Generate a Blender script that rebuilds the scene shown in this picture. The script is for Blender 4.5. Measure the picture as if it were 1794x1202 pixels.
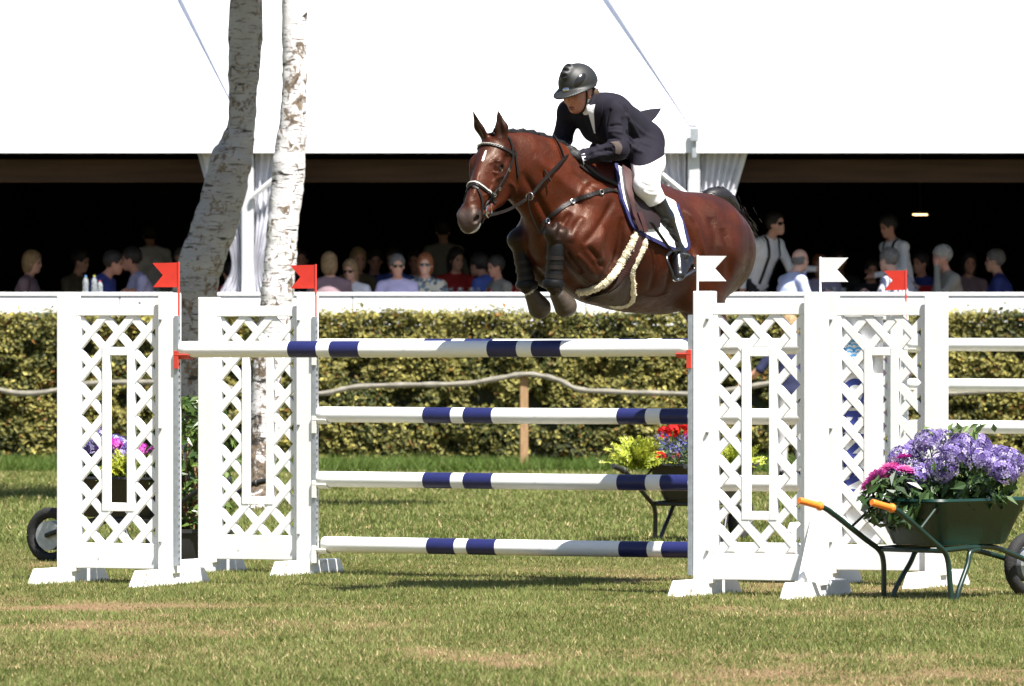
import bpy, bmesh, math, random
import numpy as np
from mathutils import Vector, Matrix
from mathutils.bvhtree import BVHTree

for _o in list(bpy.data.objects):
    bpy.data.objects.remove(_o, do_unlink=True)
SC = bpy.context.scene
COL = SC.collection
random.seed(7)
RNG = np.random.default_rng(11)
R = math.radians

# ------------------------------------------------------------------ camera
FPX, CX, HY, CAMZ = 11600.0, 897.0, 590.0, 1.53      # focal length and horizon in photo pixels, eye height
IMW, IMH = 1794.0, 1202.0
cam_d = bpy.data.cameras.new('camera')
cam = bpy.data.objects.new('camera', cam_d)
COL.objects.link(cam)
cam.location = (0, 0, CAMZ)
cam.rotation_euler = (R(90), 0, 0)
cam_d.sensor_width = 36.0
cam_d.lens = 36.0 * FPX / IMW
cam_d.shift_y = -(IMH / 2 - HY) / IMW
cam_d.clip_start = 0.5
cam_d.clip_end = 3000
cam_d.dof.use_dof = True
cam_d.dof.focus_distance = 39.7
cam_d.dof.aperture_fstop = 8.5
SC.camera = cam
SC.render.resolution_x, SC.render.resolution_y = 1024, 686

# ------------------------------------------------------------------ light
SUN_TO = Vector((0.34, -0.475, 1.0)).normalized()          # towards the sun
world = bpy.data.worlds.new('World')
SC.world = world
world.use_nodes = True
wn = world.node_tree
for n in list(wn.nodes):
    wn.nodes.remove(n)
sky = wn.nodes.new('ShaderNodeTexSky')
sky.sky_type = 'NISHITA'
sky.sun_disc = False
sky.sun_elevation = math.asin(SUN_TO.z)
sky.sun_rotation = math.atan2(SUN_TO.x, SUN_TO.y)
sky.air_density, sky.dust_density, sky.ozone_density = 1.0, 1.2, 1.0
bg = wn.nodes.new('ShaderNodeBackground')
bg.inputs['Strength'].default_value = 0.055
wo = wn.nodes.new('ShaderNodeOutputWorld')
wn.links.new(sky.outputs[0], bg.inputs['Color'])
wn.links.new(bg.outputs[0], wo.inputs['Surface'])
sun_d = bpy.data.lights.new('sun', 'SUN')
sun_d.energy = 5.0
sun_d.angle = R(0.55)
sun_d.color = (1.0, 0.965, 0.91)
sun = bpy.data.objects.new('sun', sun_d)
COL.objects.link(sun)
sun.rotation_euler = (-SUN_TO).to_track_quat('-Z', 'Y').to_euler()
sun.location = (12, -10, 40)
vs = SC.view_settings
vs.view_transform = 'Standard'
vs.look = 'None'
vs.gamma = 1.0
vs.use_curve_mapping = False
vs.exposure = 1.35
SC.cycles.use_denoising = True
SC.cycles.max_bounces = 8
SC.cycles.sample_clamp_indirect = 6.0
# ------------------------------------------------------------------ helpers
def P(px, py, d):
    """the point seen at photo pixel (px, py), d metres in front of the camera"""
    return Vector(((px - CX) * d / FPX, d, CAMZ - (py - HY) * d / FPX))

def mat(name, col, rough=0.6, var=0.0, scale=8.0, bump=0.0, bscale=40.0, metal=0.0, spec=0.5, coat=0.0,
        sheen=0.0, stretch=None, col2=None, sub=0.0, trans=0.0, emit=None, attr=None, detail=6.0, wear=None):
    m = bpy.data.materials.new(name)
    m.use_nodes = True
    nt = m.node_tree
    b = nt.nodes['Principled BSDF']
    b.inputs['Base Color'].default_value = (*col, 1)
    b.inputs['Roughness'].default_value = rough
    b.inputs['Metallic'].default_value = metal
    b.inputs['Specular IOR Level'].default_value = spec
    b.inputs['Coat Weight'].default_value = coat
    b.inputs['Sheen Weight'].default_value = sheen
    b.inputs['Transmission Weight'].default_value = trans
    if sub:
        b.inputs['Subsurface Weight'].default_value = sub
        b.inputs['Subsurface Radius'].default_value = (0.012, 0.004, 0.002)
    if emit:
        b.inputs['Emission Color'].default_value = (*emit[0], 1)
        b.inputs['Emission Strength'].default_value = emit[1]
    tc = nt.nodes.new('ShaderNodeTexCoord')
    src = tc.outputs['Object']
    if stretch:
        mp = nt.nodes.new('ShaderNodeMapping')
        mp.inputs['Scale'].default_value = stretch
        nt.links.new(src, mp.inputs[0])
        src = mp.outputs[0]
    base = None
    if attr:
        a = nt.nodes.new('ShaderNodeAttribute')
        a.attribute_name = attr
        base = a.outputs['Color']
    if var or col2:
        nz = nt.nodes.new('ShaderNodeTexNoise')
        nz.inputs['Scale'].default_value = scale
        nz.inputs['Detail'].default_value = detail
        nt.links.new(src, nz.inputs['Vector'])
        rp = nt.nodes.new('ShaderNodeMapRange')
        rp.inputs['From Min'].default_value = 0.3
        rp.inputs['From Max'].default_value = 0.7
        nt.links.new(nz.outputs['Fac'], rp.inputs['Value'])
        mx = nt.nodes.new('ShaderNodeMix')
        mx.data_type = 'RGBA'
        if base is not None:
            mx.blend_type = 'MULTIPLY'
            mx.inputs[0].default_value = 1.0
            rp.inputs['To Min'].default_value = 1 - var
            rp.inputs['To Max'].default_value = 1 + var
            nt.links.new(base, mx.inputs[6])
            nt.links.new(rp.outputs[0], mx.inputs[7])
        else:
            c2 = col2 if col2 else tuple(max(0, c * (1 + var)) for c in col)
            c1 = col if col2 else tuple(c * (1 - var) for c in col)
            mx.inputs[6].default_value = (*c1, 1)
            mx.inputs[7].default_value = (*c2, 1)
            nt.links.new(rp.outputs[0], mx.inputs[0])
        base = mx.outputs[2]
    if wear:                                   # scattered scuffs: (colour, scale, threshold)
        wz = nt.nodes.new('ShaderNodeTexNoise')
        wz.inputs['Scale'].default_value = wear[1]
        wz.inputs['Detail'].default_value = 9
        wz.inputs['Roughness'].default_value = 0.7
        nt.links.new(src, wz.inputs['Vector'])
        wr = nt.nodes.new('ShaderNodeMapRange')
        wr.inputs['From Min'].default_value = wear[2]
        wr.inputs['From Max'].default_value = wear[2] + 0.05
        nt.links.new(wz.outputs['Fac'], wr.inputs['Value'])
        wm = nt.nodes.new('ShaderNodeMix')
        wm.data_type = 'RGBA'
        nt.links.new(wr.outputs[0], wm.inputs[0])
        if base is not None:
            nt.links.new(base, wm.inputs[6])
        else:
            wm.inputs[6].default_value = (*col, 1)
        wm.inputs[7].default_value = (*wear[0], 1)
        base = wm.outputs[2]
    if base is not None:
        nt.links.new(base, b.inputs['Base Color'])
    if bump:
        bz = nt.nodes.new('ShaderNodeTexNoise')
        bz.inputs['Scale'].default_value = bscale
        bz.inputs['Detail'].default_value = 5
        nt.links.new(src, bz.inputs['Vector'])
        bp = nt.nodes.new('ShaderNodeBump')
        bp.inputs['Strength'].default_value = bump
        bp.inputs['Distance'].default_value = 0.02
        nt.links.new(bz.outputs['Fac'], bp.inputs['Height'])
        nt.links.new(bp.outputs[0], b.inputs['Normal'])
    return m

def leafmat(name, rough=0.45, trans=0.35, attr='Col', spec=0.4):
    """leaf sheet: diffuse + translucent, colour from the leaf's own attribute"""
    m = bpy.data.materials.new(name)
    m.use_nodes = True
    nt = m.node_tree
    b = nt.nodes['Principled BSDF']
    a = nt.nodes.new('ShaderNodeAttribute')
    a.attribute_name = attr
    nt.links.new(a.outputs['Color'], b.inputs['Base Color'])
    b.inputs['Roughness'].default_value = rough
    b.inputs['Specular IOR Level'].default_value = spec
    t = nt.nodes.new('ShaderNodeBsdfTranslucent')
    nt.links.new(a.outputs['Color'], t.inputs['Color'])
    mx = nt.nodes.new('ShaderNodeMixShader')
    mx.inputs[0].default_value = trans
    nt.links.new(b.outputs[0], mx.inputs[1])
    nt.links.new(t.outputs[0], mx.inputs[2])
    nt.links.new(mx.outputs[0], nt.nodes['Material Output'].inputs['Surface'])
    return m

def tag(o, label=None, cat=None, group=None, kind=None):
    if label: o['label'] = label
    if cat: o['category'] = cat
    if group: o['group'] = group
    if kind: o['kind'] = kind
    return o

def empty(name, loc=(0, 0, 0), rz=0.0):
    o = bpy.data.objects.new(name, None)
    o.empty_display_size = 0.2
    COL.objects.link(o)
    o.location = loc
    o.rotation_euler = (0, 0, rz)
    return o

def link(name, me, parent=None, loc=None, rz=None):
    o = bpy.data.objects.new(name, me)
    COL.objects.link(o)
    if parent is not None: o.parent = parent
    if loc is not None: o.location = loc
    if rz is not None: o.rotation_euler = (0, 0, rz)
    return o

def mesh_np(name, V, Fc, mats=(), midx=None, smooth=True, colors=None):
    """mesh from numpy arrays, faces all tris or all quads"""
    V = np.asarray(V, dtype=np.float32)
    Fc = np.asarray(Fc, dtype=np.int32)
    n, k = Fc.shape
    me = bpy.data.meshes.new(name)
    me.vertices.add(len(V))
    me.vertices.foreach_set('co', V.ravel())
    me.loops.add(n * k)
    me.loops.foreach_set('vertex_index', Fc.ravel())
    me.polygons.add(n)
    me.polygons.foreach_set('loop_start', np.arange(0, n * k, k, dtype=np.int32))
    for m in (mats if isinstance(mats, (list, tuple)) else [mats]):
        me.materials.append(m)
    if midx is not None:
        me.polygons.foreach_set('material_index', np.asarray(midx, dtype=np.int32))
    me.polygons.foreach_set('use_smooth', np.full(n, bool(smooth)))
    if colors is not None:
        ca = me.color_attributes.new('Col', 'FLOAT_COLOR', 'POINT')
        c4 = np.ones((len(V), 4), dtype=np.float32)
        c4[:, :3] = colors
        ca.data.foreach_set('color', c4.ravel())
    me.update(calc_edges=True)
    if len(V) < 60000: me.validate()
    return me

class MB:
    """collects simple solids into one mesh"""
    def __init__(s):
        s.v, s.f = [], []
    def add(s, V, Fc):
        o = len(s.v)
        s.v += [tuple(p) for p in V]
        s.f += [tuple(i + o for i in f) for f in Fc]
        return s
    def box(s, x0, x1, y0, y1, z0, z1):
        return s.add([(x0, y0, z0), (x1, y0, z0), (x1, y1, z0), (x0, y1, z0), (x0, y0, z1), (x1, y0, z1), (x1, y1, z1), (x0, y1, z1)],
                     [(3, 2, 1, 0), (4, 5, 6, 7), (0, 1, 5, 4), (1, 2, 6, 5), (2, 3, 7, 6), (3, 0, 4, 7)])
    def prism(s, poly, y0, y1):
        """polygon in x-z (counter-clockwise seen from -y) extruded along y"""
        n = len(poly)
        a = sum(poly[i][0] * poly[(i + 1) % n][1] - poly[(i + 1) % n][0] * poly[i][1] for i in range(n))
        if a < 0: poly = poly[::-1]
        V = [(x, y0, z) for x, z in poly] + [(x, y1, z) for x, z in poly]
        Fc = [tuple(range(n)), tuple(range(2 * n - 1, n - 1, -1))]
        Fc += [(i, i + n, (i + 1) % n + n, (i + 1) % n) for i in range(n)]
        return s.add(V, Fc)
    def tube(s, pts, rad, n=8, cap=True, flat=None):
        """round tube along points; rad is one value or a list; flat=(axis, factor) squashes the section"""
        pts = [Vector(p) for p in pts]
        m = len(pts)
        rad = [rad] * m if not isinstance(rad, (list, tuple, np.ndarray)) else list(rad)
        o = len(s.v)
        up = None
        for i, p in enumerate(pts):
            t = (pts[min(i + 1, m - 1)] - pts[max(i - 1, 0)])
            if t.length < 1e-9: t = Vector((0, 0, 1))
            t.normalize()
            if up is None:
                up = t.orthogonal().normalized()
            up = (up - t * up.dot(t))
            up = up.normalized() if up.length > 1e-6 else t.orthogonal().normalized()
            sd = t.cross(up)
            for k in range(n):
                a = 2 * math.pi * k / n
                q = (up * math.cos(a) + sd * math.sin(a)) * rad[i]
                if flat is not None:
                    q -= flat[0] * q.dot(flat[0]) * (1 - flat[1])
                s.v.append(tuple(p + q))
        for i in range(m - 1):
            for k in range(n):
                a, b = o + i * n + k, o + i * n + (k + 1) % n
                s.f.append((a, b, b + n, a + n))
        if cap:
            s.f.append(tuple(o + k for k in range(n))[::-1])
            s.f.append(tuple(o + (m - 1) * n + k for k in range(n)))
        return s
    def lathe(s, prof, c=(0, 0, 0), n=16):
        """(radius, height) profile turned about z"""
        o = len(s.v)
        for r, z in prof:
            for k in range(n):
                a = 2 * math.pi * k / n
                s.v.append((c[0] + r * math.cos(a), c[1] + r * math.sin(a), c[2] + z))
        for i in range(len(prof) - 1):
            for k in range(n):
                a, b = o + i * n + k, o + i * n + (k + 1) % n
                s.f.append((a, b, b + n, a + n))
        s.f.append(tuple(o + k for k in range(n))[::-1])
        s.f.append(tuple(o + (len(prof) - 1) * n + k for k in range(n)))
        return s
    def sheet(s, G, N, t0, t1):
        """grid of points G[i][j] with normals N: a closed sheet between offsets t0 and t1"""
        ni, nj = len(G), len(G[0])
        o = len(s.v)
        for t in (t1, t0):
            for i in range(ni):
                for j in range(nj):
                    s.v.append(tuple(G[i][j] + N[i][j] * t))
        q = ni * nj
        for i in range(ni - 1):
            for j in range(nj - 1):
                a = o + i * nj + j
                s.f.append((a, a + 1, a + nj + 1, a + nj))
                s.f.append((a + q, a + q + nj, a + q + nj + 1, a + q + 1))
        ring = [(0, j) for j in range(nj)] + [(i, nj - 1) for i in range(1, ni)] + [(ni - 1, j) for j in range(nj - 2, -1, -1)] + [(i, 0) for i in range(ni - 2, 0, -1)]
        for k in range(len(ring)):
            a = o + ring[k][0] * nj + ring[k][1]
            b = o + ring[(k + 1) % len(ring)][0] * nj + ring[(k + 1) % len(ring)][1]
            s.f.append((b, a, a + q, b + q))
        return s
    def mesh(s, name, m, bevel=0.0, smooth=False, seg=1, fix=False):
        me = bpy.data.meshes.new(name)
        me.from_pydata(s.v, [], s.f)
        if m is not None:
            me.materials.append(m)
        if bevel or fix:
            bm = bmesh.new()
            bm.from_mesh(me)
            if fix: bmesh.ops.recalc_face_normals(bm, faces=bm.faces)
            if bevel:
                es = [e for e in bm.edges if len(e.link_faces) == 2 and e.calc_face_angle(0) > 0.5]
                bmesh.ops.bevel(bm, geom=es, offset=bevel, segments=seg, affect='EDGES', profile=0.6, clamp_overlap=True)
            bm.to_mesh(me)
            bm.free()
        if smooth:
            me.polygons.foreach_set('use_smooth', np.full(len(me.polygons), True))
            try: me.set_sharp_from_angle(angle=R(42))
            except Exception: pass
        me.update()
        return me
    def build(s, name, m, parent=None, bevel=0.0, smooth=False, loc=None, rz=None, seg=1, fix=False):
        return link(name, s.mesh(name, m, bevel, smooth, seg, fix), parent, loc, rz)

def copy_tree(o, parent=None):
    c = o.copy()
    COL.objects.link(c)
    c.parent = parent
    for ch in o.children:
        copy_tree(ch, c)
    return c

def spline(pts, n):
    """Catmull-Rom through points, n samples"""
    pts = [np.array(p, dtype=float) for p in pts]
    m = len(pts)
    out = []
    for q in np.linspace(0, m - 1, n):
        i = min(int(q), m - 2)
        t = q - i
        p0, p1, p2, p3 = pts[max(i - 1, 0)], pts[i], pts[i + 1], pts[min(i + 2, m - 1)]
        out.append(0.5 * ((2 * p1) + (-p0 + p2) * t + (2 * p0 - 5 * p1 + 4 * p2 - p3) * t * t + (-p0 + 3 * p1 - 3 * p2 + p3) * t ** 3))
    return out

_tab = {}
def vnoise(x, y, seed=0):
    """smooth value noise on arrays"""
    r = _tab.get(seed)
    if r is None:
        r = _tab[seed] = np.random.default_rng(seed).random((256, 256)).astype(np.float32)
    xi, yi = np.floor(x).astype(int), np.floor(y).astype(int)
    fx, fy = x - xi, y - yi
    fx, fy = fx * fx * (3 - 2 * fx), fy * fy * (3 - 2 * fy)
    g = lambda a, b: r[a % 256, b % 256]
    return (g(xi, yi) * (1 - fx) + g(xi + 1, yi) * fx) * (1 - fy) + (g(xi, yi + 1) * (1 - fx) + g(xi + 1, yi + 1) * fx) * fy

def fbm(x, y, seed=0, o=4):
    s, a, t = 0, 0.5, 0
    for k in range(o):
        s = s + a * vnoise(x * 2 ** k, y * 2 ** k, seed + k)
        t += a
        a *= 0.5
    return s / t

# ---- implicit surfaces: a body is one continuous skin over many blended volumes
class Field:
    def __init__(s, lo, hi, h):
        s.lo, s.h = np.array(lo, dtype=np.float32), float(h)
        s.n = np.ceil((np.array(hi) - np.array(lo)) / h).astype(int) + 1
        s.D = np.full(s.n, 0.25, dtype=np.float32)
        s.Pt = np.zeros(s.n, dtype=np.float32)
        s.T = np.zeros(s.n, dtype=np.int8)
    def region(s, mn, mx, pad):
        a = np.clip(np.floor((np.array(mn) - pad - s.lo) / s.h).astype(int), 0, s.n)
        b = np.clip(np.ceil((np.array(mx) + pad - s.lo) / s.h).astype(int) + 1, 0, s.n)
        if (b <= a).any(): return None, None
        sl = tuple(slice(i, j) for i, j in zip(a, b))
        ax = [s.lo[i] + s.h * np.arange(a[i], b[i], dtype=np.float32) for i in range(3)]
        return sl, (ax[0][:, None, None], ax[1][None, :, None], ax[2][None, None, :])
    def put(s, sl, d, k, paint, tg, sub=False):
        D = s.D[sl]
        if sub:
            nd = -d
            hh = np.maximum(k - np.abs(D - nd), 0) / k
            s.D[sl] = np.maximum(D, nd) + hh * hh * k * 0.25
            if tg is not None: s.T[sl] = np.where(nd > D - 0.3 * k, tg, s.T[sl])
            if paint is not None: s.Pt[sl] = np.where(nd > D - 0.3 * k, paint, s.Pt[sl])
            return
        hh = np.maximum(k - np.abs(D - d), 0) / k
        w = np.clip(0.5 + 0.5 * (D - d) / k, 0, 1)
        s.Pt[sl] = s.Pt[sl] * (1 - w) + paint * w
        s.T[sl] = np.where(d < D, tg, s.T[sl])
        s.D[sl] = np.minimum(D, d) - hh * hh * k * 0.25
    def cone(s, a, b, r0, r1, k=0.03, paint=0.0, tg=0, flat=None, sub=False):
        a, b = np.array(a, dtype=np.float32), np.array(b, dtype=np.float32)
        rm = max(r0, r1)
        sl, (X, Y, Z) = s.region(np.minimum(a, b) - rm * (1 if flat is None else max(1, flat[1])), np.maximum(a, b) + rm * (1 if flat is None else max(1, flat[1])), k + 2 * s.h)
        if sl is None: return
        x, y, z = X - a[0], Y - a[1], Z - a[2]
        ba = b - a
        t = np.clip((x * ba[0] + y * ba[1] + z * ba[2]) / max(float(ba @ ba), 1e-9), 0, 1)
        qx, qy, qz = x - t * ba[0], y - t * ba[1], z - t * ba[2]
        if flat is not None:
            nx, f = np.array(flat[0], dtype=np.float32), flat[1]
            q = (qx * nx[0] + qy * nx[1] + qz * nx[2]) * (1 / f - 1)
            qx, qy, qz = qx + q * nx[0], qy + q * nx[1], qz + q * nx[2]
        d = np.sqrt(qx * qx + qy * qy + qz * qz) - (r0 + t * (r1 - r0))
        if flat is not None: d = d * (0.5 + 0.5 * min(1, flat[1]))
        s.put(sl, d, k, paint, tg, sub)
    def ell(s, c, r, k=0.03, M=None, paint=0.0, tg=0, sub=False):
        c, r = np.array(c, dtype=np.float32), np.array(r, dtype=np.float32)
        rm = float(r.max())
        ext = np.full(3, rm) if M is not None else r
        sl, (X, Y, Z) = s.region(c - ext, c + ext, k + 2 * s.h)
        if sl is None: return
        x, y, z = X - c[0], Y - c[1], Z - c[2]
        if M is not None:
            M = np.array(M, dtype=np.float32)
            x, y, z = (M[0, 0] * x + M[0, 1] * y + M[0, 2] * z, M[1, 0] * x + M[1, 1] * y + M[1, 2] * z, M[2, 0] * x + M[2, 1] * y + M[2, 2] * z)
        k0 = np.sqrt((x / r[0]) ** 2 + (y / r[1]) ** 2 + (z / r[2]) ** 2)
        k1 = np.sqrt((x / r[0] ** 2) ** 2 + (y / r[1] ** 2) ** 2 + (z / r[2] ** 2) ** 2) + 1e-6
        s.put(sl, k0 * (k0 - 1) / k1, k, paint, tg, sub)
    def chain(s, pts, rs, k=0.03, paint=0.0, tg=0, flat=None):
        for i in range(len(pts) - 1):
            pa = paint[i] if isinstance(paint, (list, tuple)) else paint
            s.cone(pts[i], pts[i + 1], rs[i], rs[i + 1], k, pa, tg, flat)
    def halfspace(s, p, n, k=0.004):
        """cut away everything on the +n side of the plane"""
        p, n = np.array(p), np.array(n) / np.linalg.norm(n)
        ax = [s.lo[i] + s.h * np.arange(s.n[i], dtype=np.float32) for i in range(3)]
        d = (ax[0][:, None, None] - p[0]) * n[0] + (ax[1][None, :, None] - p[1]) * n[1] + (ax[2][None, None, :] - p[2]) * n[2]
        s.D = np.maximum(s.D, d.astype(np.float32))
    def mesh(s):
        D, h = s.D, s.h
        S = D < 0
        c = S[:-1, :-1, :-1].astype(np.int8)
        offs = [(i, j, k) for i in (0, 1) for j in (0, 1) for k in (0, 1)]
        for o in offs[1:]:
            c = c + S[o[0]:S.shape[0] - 1 + o[0], o[1]:S.shape[1] - 1 + o[1], o[2]:S.shape[2] - 1 + o[2]]
        I = np.argwhere((c > 0) & (c < 8))
        val = {o: D[I[:, 0] + o[0], I[:, 1] + o[1], I[:, 2] + o[2]] for o in offs}
        acc = np.zeros((len(I), 3), dtype=np.float32)
        cnt = np.zeros(len(I), dtype=np.float32)
        for a in offs:
            for ax in range(3):
                if a[ax] == 0:
                    b = tuple(1 if i == ax else a[i] for i in range(3))
                    va, vb = val[a], val[b]
                    m = (va < 0) != (vb < 0)
                    t = np.where(m, va / np.where(m, va - vb, 1), 0)
                    p = np.repeat(np.array([a], dtype=np.float32), len(I), 0)
                    p[:, ax] += t
                    acc += p * m[:, None]
                    cnt += m
        V = (I + acc / cnt[:, None]) * h + s.lo
        ids = np.full(np.array(S.shape) - 1, -1, dtype=np.int32)
        ids[I[:, 0], I[:, 1], I[:, 2]] = np.arange(len(I), dtype=np.int32)
        Fs = []
        for ax in range(3):
            u, v = (ax + 1) % 3, (ax + 2) % 3
            A = np.take(S, range(S.shape[ax] - 1), ax)
            B = np.take(S, range(1, S.shape[ax]), ax)
            E = np.argwhere(A != B)
            E = E[(E[:, u] > 0) & (E[:, v] > 0) & (E[:, u] < S.shape[u] - 1) & (E[:, v] < S.shape[v] - 1)]
            ins = S[E[:, 0], E[:, 1], E[:, 2]]
            q = []
            for du, dv in ((-1, -1), (0, -1), (0, 0), (-1, 0)):
                e = E.copy()
                e[:, u] += du
                e[:, v] += dv
                q.append(ids[e[:, 0], e[:, 1], e[:, 2]])
            q = np.stack(q, 1)
            Fs.append(np.where(ins[:, None], q, q[:, ::-1]))
        Fc = np.concatenate(Fs)
        Fc = Fc[(Fc >= 0).all(1)]
        gi = np.clip(np.round((V - s.lo) / h).astype(int), 0, s.n - 1)
        return V, Fc, s.Pt[gi[:, 0], gi[:, 1], gi[:, 2]], s.T[gi[:, 0], gi[:, 1], gi[:, 2]]

def relax(V, Fc, it=2, w=0.5):
    """light smoothing of a quad skin"""
    for _ in range(it):
        A = np.zeros_like(V)
        n = np.zeros(len(V), dtype=np.float32)
        for i in range(4):
            a, b = Fc[:, i], Fc[:, (i + 1) % 4]
            np.add.at(A, a, V[b]); np.add.at(n, a, 1)
            np.add.at(A, b, V[a]); np.add.at(n, b, 1)
        V = V * (1 - w) + w * A / np.maximum(n, 1)[:, None]
    return V

def normals(V, Fc):
    n = np.cross(V[Fc[:, 2]] - V[Fc[:, 0]], V[Fc[:, 3]] - V[Fc[:, 1]])
    N = np.zeros_like(V)
    for i in range(4): np.add.at(N, Fc[:, i], n)
    return N / (np.linalg.norm(N, axis=1, keepdims=True) + 1e-9)
def sculpt(V, N, pts, amp, width, taper=True):
    """raise (or sink) the skin along a polyline of points"""
    pts = np.array([tuple(p) for p in pts])
    lo, hi = pts.min(0) - 3 * width, pts.max(0) + 3 * width
    I = np.nonzero(((V > lo) & (V < hi)).all(1))[0]
    best = np.full(len(I), 9.0); tt = np.zeros(len(I))
    m = len(pts) - 1
    for i in range(m):
        a, b = pts[i], pts[i + 1]
        t = np.clip(((V[I] - a) @ (b - a)) / max((b - a) @ (b - a), 1e-9), 0, 1)
        d = np.linalg.norm(V[I] - a - t[:, None] * (b - a), axis=1)
        k = d < best
        best = np.where(k, d, best); tt = np.where(k, (i + t) / m, tt)
    w = amp * np.exp(-(best / width) ** 2)
    if taper: w = w * np.clip(np.minimum(tt, 1 - tt) * 5, 0, 1) ** .7
    V[I] += N[I] * w[:, None]

def leaves(C, N, L, Wd, cols, name, m, bend=0.25, rng=RNG):
    """many leaf blades: C centres, N face normals, L length, Wd width (arrays); each leaf is a bent four-triangle blade"""
    n = len(C)
    N = N / (np.linalg.norm(N, axis=1, keepdims=True) + 1e-9)
    t = rng.normal(size=(n, 3))
    t -= N * (t * N).sum(1, keepdims=True)
    t /= np.linalg.norm(t, axis=1, keepdims=True) + 1e-9
    b = np.cross(N, t)
    L, Wd = L[:, None], Wd[:, None]
    p0 = C - t * L * 0.5
    p1 = C + b * Wd * 0.5 + N * bend * Wd * 0.5
    p2 = C + t * L * 0.5 - N * bend * L * 0.35
    p3 = C - b * Wd * 0.5 + N * bend * Wd * 0.5
    V = np.stack([p0, p1, p2, p3], 1).reshape(-1, 3)
    i = np.arange(n)[:, None] * 4
    Fc = np.concatenate([i + np.array([[0, 1, 2]]), i + np.array([[0, 2, 3]])], 0)
    return mesh_np(name, V, Fc, [m], smooth=False, colors=np.repeat(cols, 4, 0))

# ------------------------------------------------------------------ shared materials
M = {}
M['white_paint'] = mat('white_paint', (0.80, 0.80, 0.79), 0.42, var=0.03, scale=3, bump=0.05, bscale=60, wear=((0.36, 0.34, 0.30), 10.0, 0.675))
M['pole_white'] = mat('pole_white', (0.80, 0.80, 0.79), 0.35, var=0.03, scale=4, bump=0.06, bscale=70, wear=((0.13, 0.12, 0.10), 11.0, 0.655), stretch=(0.5, 2.0, 2.0))
M['pole_navy'] = mat('pole_navy', (0.012, 0.015, 0.085), 0.42, var=0.12, scale=6, bump=0.05, bscale=70, wear=((0.10, 0.10, 0.17), 11.0, 0.68))
M['foot_paint'] = mat('foot_paint', (0.74, 0.74, 0.72), 0.5, var=0.05, scale=5, bump=0.12, bscale=40, wear=((0.30, 0.25, 0.17), 9.0, 0.60))
M['galv'] = mat('galv', (0.42, 0.45, 0.48), 0.45, metal=0.6, var=0.15, scale=30)
M['red_paint'] = mat('red_paint', (0.62, 0.035, 0.02), 0.45, var=0.08, scale=12)
M['red_plastic'] = mat('red_plastic', (0.55, 0.05, 0.03), 0.4, var=0.08, scale=20)
M['white_plastic'] = mat('white_plastic', (0.78, 0.77, 0.72), 0.4, var=0.05, scale=20)
M['grey_hook'] = mat('grey_hook', (0.3, 0.3, 0.3), 0.5, metal=0.4)
M['soil'] = mat('soil', (0.03, 0.022, 0.016), 0.95, var=0.4, scale=40, bump=0.5, bscale=60)
# ------------------------------------------------------------------ ground
def bare_at(x, y):
    """0 = turf, 1 = worn bare earth"""
    b = fbm(x * 0.55 + 3.1, y * 0.33 + 8.7, 21, 4) * 0.72 + fbm(x * 2.6, y * 1.5, 31, 3) * 0.28
    v = .85 * np.clip((b - 0.55) / 0.16, 0, 1) * np.clip((50 - y) / 6, 0.15, 1)
    for px, py, sx, sy, w in ((330, 1062, 0.85, 0.42, .95), (640, 1066, 0.55, 0.35, .6), (470, 1098, 0.8, 0.7, .6), (1450, 1075, 0.8, 0.5, .55), (1000, 1062, 0.5, 0.3, .5),
                              (1050, 1000, 0.7, 0.5, .6), (700, 962, 0.9, 0.7, .5), (1500, 1050, .5, .35, .5), (200, 1150, 1.2, 1.0, .4), (1100, 1150, 0.9, 0.6, .45)):
        d = FPX * CAMZ / (py - HY)
        cx = (px - CX) * d / FPX
        g = np.exp(-((x - cx) / sx) ** 2 - ((y - d) / sy) ** 2) * w
        v = np.maximum(v, .82 * g * (0.35 + 1.1 * fbm(x * 4, y * 2.6, 77, 4)))
    return np.clip(v, 0, 1)

def ground_z(x, y):
    return 0.035 * (fbm(x * 0.5, y * 0.4, 5, 3) - 0.5) * np.clip((y - 15) / 10, 0, 1)

gx = np.concatenate([[-600, -150, -60, -25, -14], np.arange(-9.5, 9.51, 0.11), [14, 25, 60, 150, 600]])
gy = np.concatenate([[-200, -40, 0, 12, 18], np.arange(23, 48, 0.16), np.arange(48, 82, 0.5), [90, 120, 200, 500, 1500]])
GX, GY = np.meshgrid(gx, gy, indexing='ij')
GZ = ground_z(GX, GY)
gb = bare_at(GX, GY)
nxg, nyg = GX.shape
ii = np.arange(nxg * nyg).reshape(nxg, nyg)
gF = np.stack([ii[:-1, :-1], ii[1:, :-1], ii[1:, 1:], ii[:-1, 1:]], -1).reshape(-1, 4)
gcol = np.stack([gb, fbm(GX * .8, GY * .5, 55, 4), gb], -1).reshape(-1, 3)

m = bpy.data.materials.new('turf')
m.use_nodes = True
nt = m.node_tree
b = nt.nodes['Principled BSDF']
b.inputs['Roughness'].default_value = 0.95
b.inputs['Specular IOR Level'].default_value = 0.1
a = nt.nodes.new('ShaderNodeAttribute'); a.attribute_name = 'Col'
sp = nt.nodes.new('ShaderNodeSeparateColor')
nt.links.new(a.outputs['Color'], sp.inputs[0])
tc = nt.nodes.new('ShaderNodeTexCoord')
n1 = nt.nodes.new('ShaderNodeTexNoise'); n1.inputs['Scale'].default_value = 28; n1.inputs['Detail'].default_value = 8; n1.inputs['Roughness'].default_value = .75
nt.links.new(tc.outputs['Object'], n1.inputs['Vector'])
rg = nt.nodes.new('ShaderNodeValToRGB')
rg.color_ramp.elements[0].position = .3; rg.color_ramp.elements[0].color = (.06, .062, .016, 1)
rg.color_ramp.elements[1].position = .7; rg.color_ramp.elements[1].color = (.22, .185, .07, 1)
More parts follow.
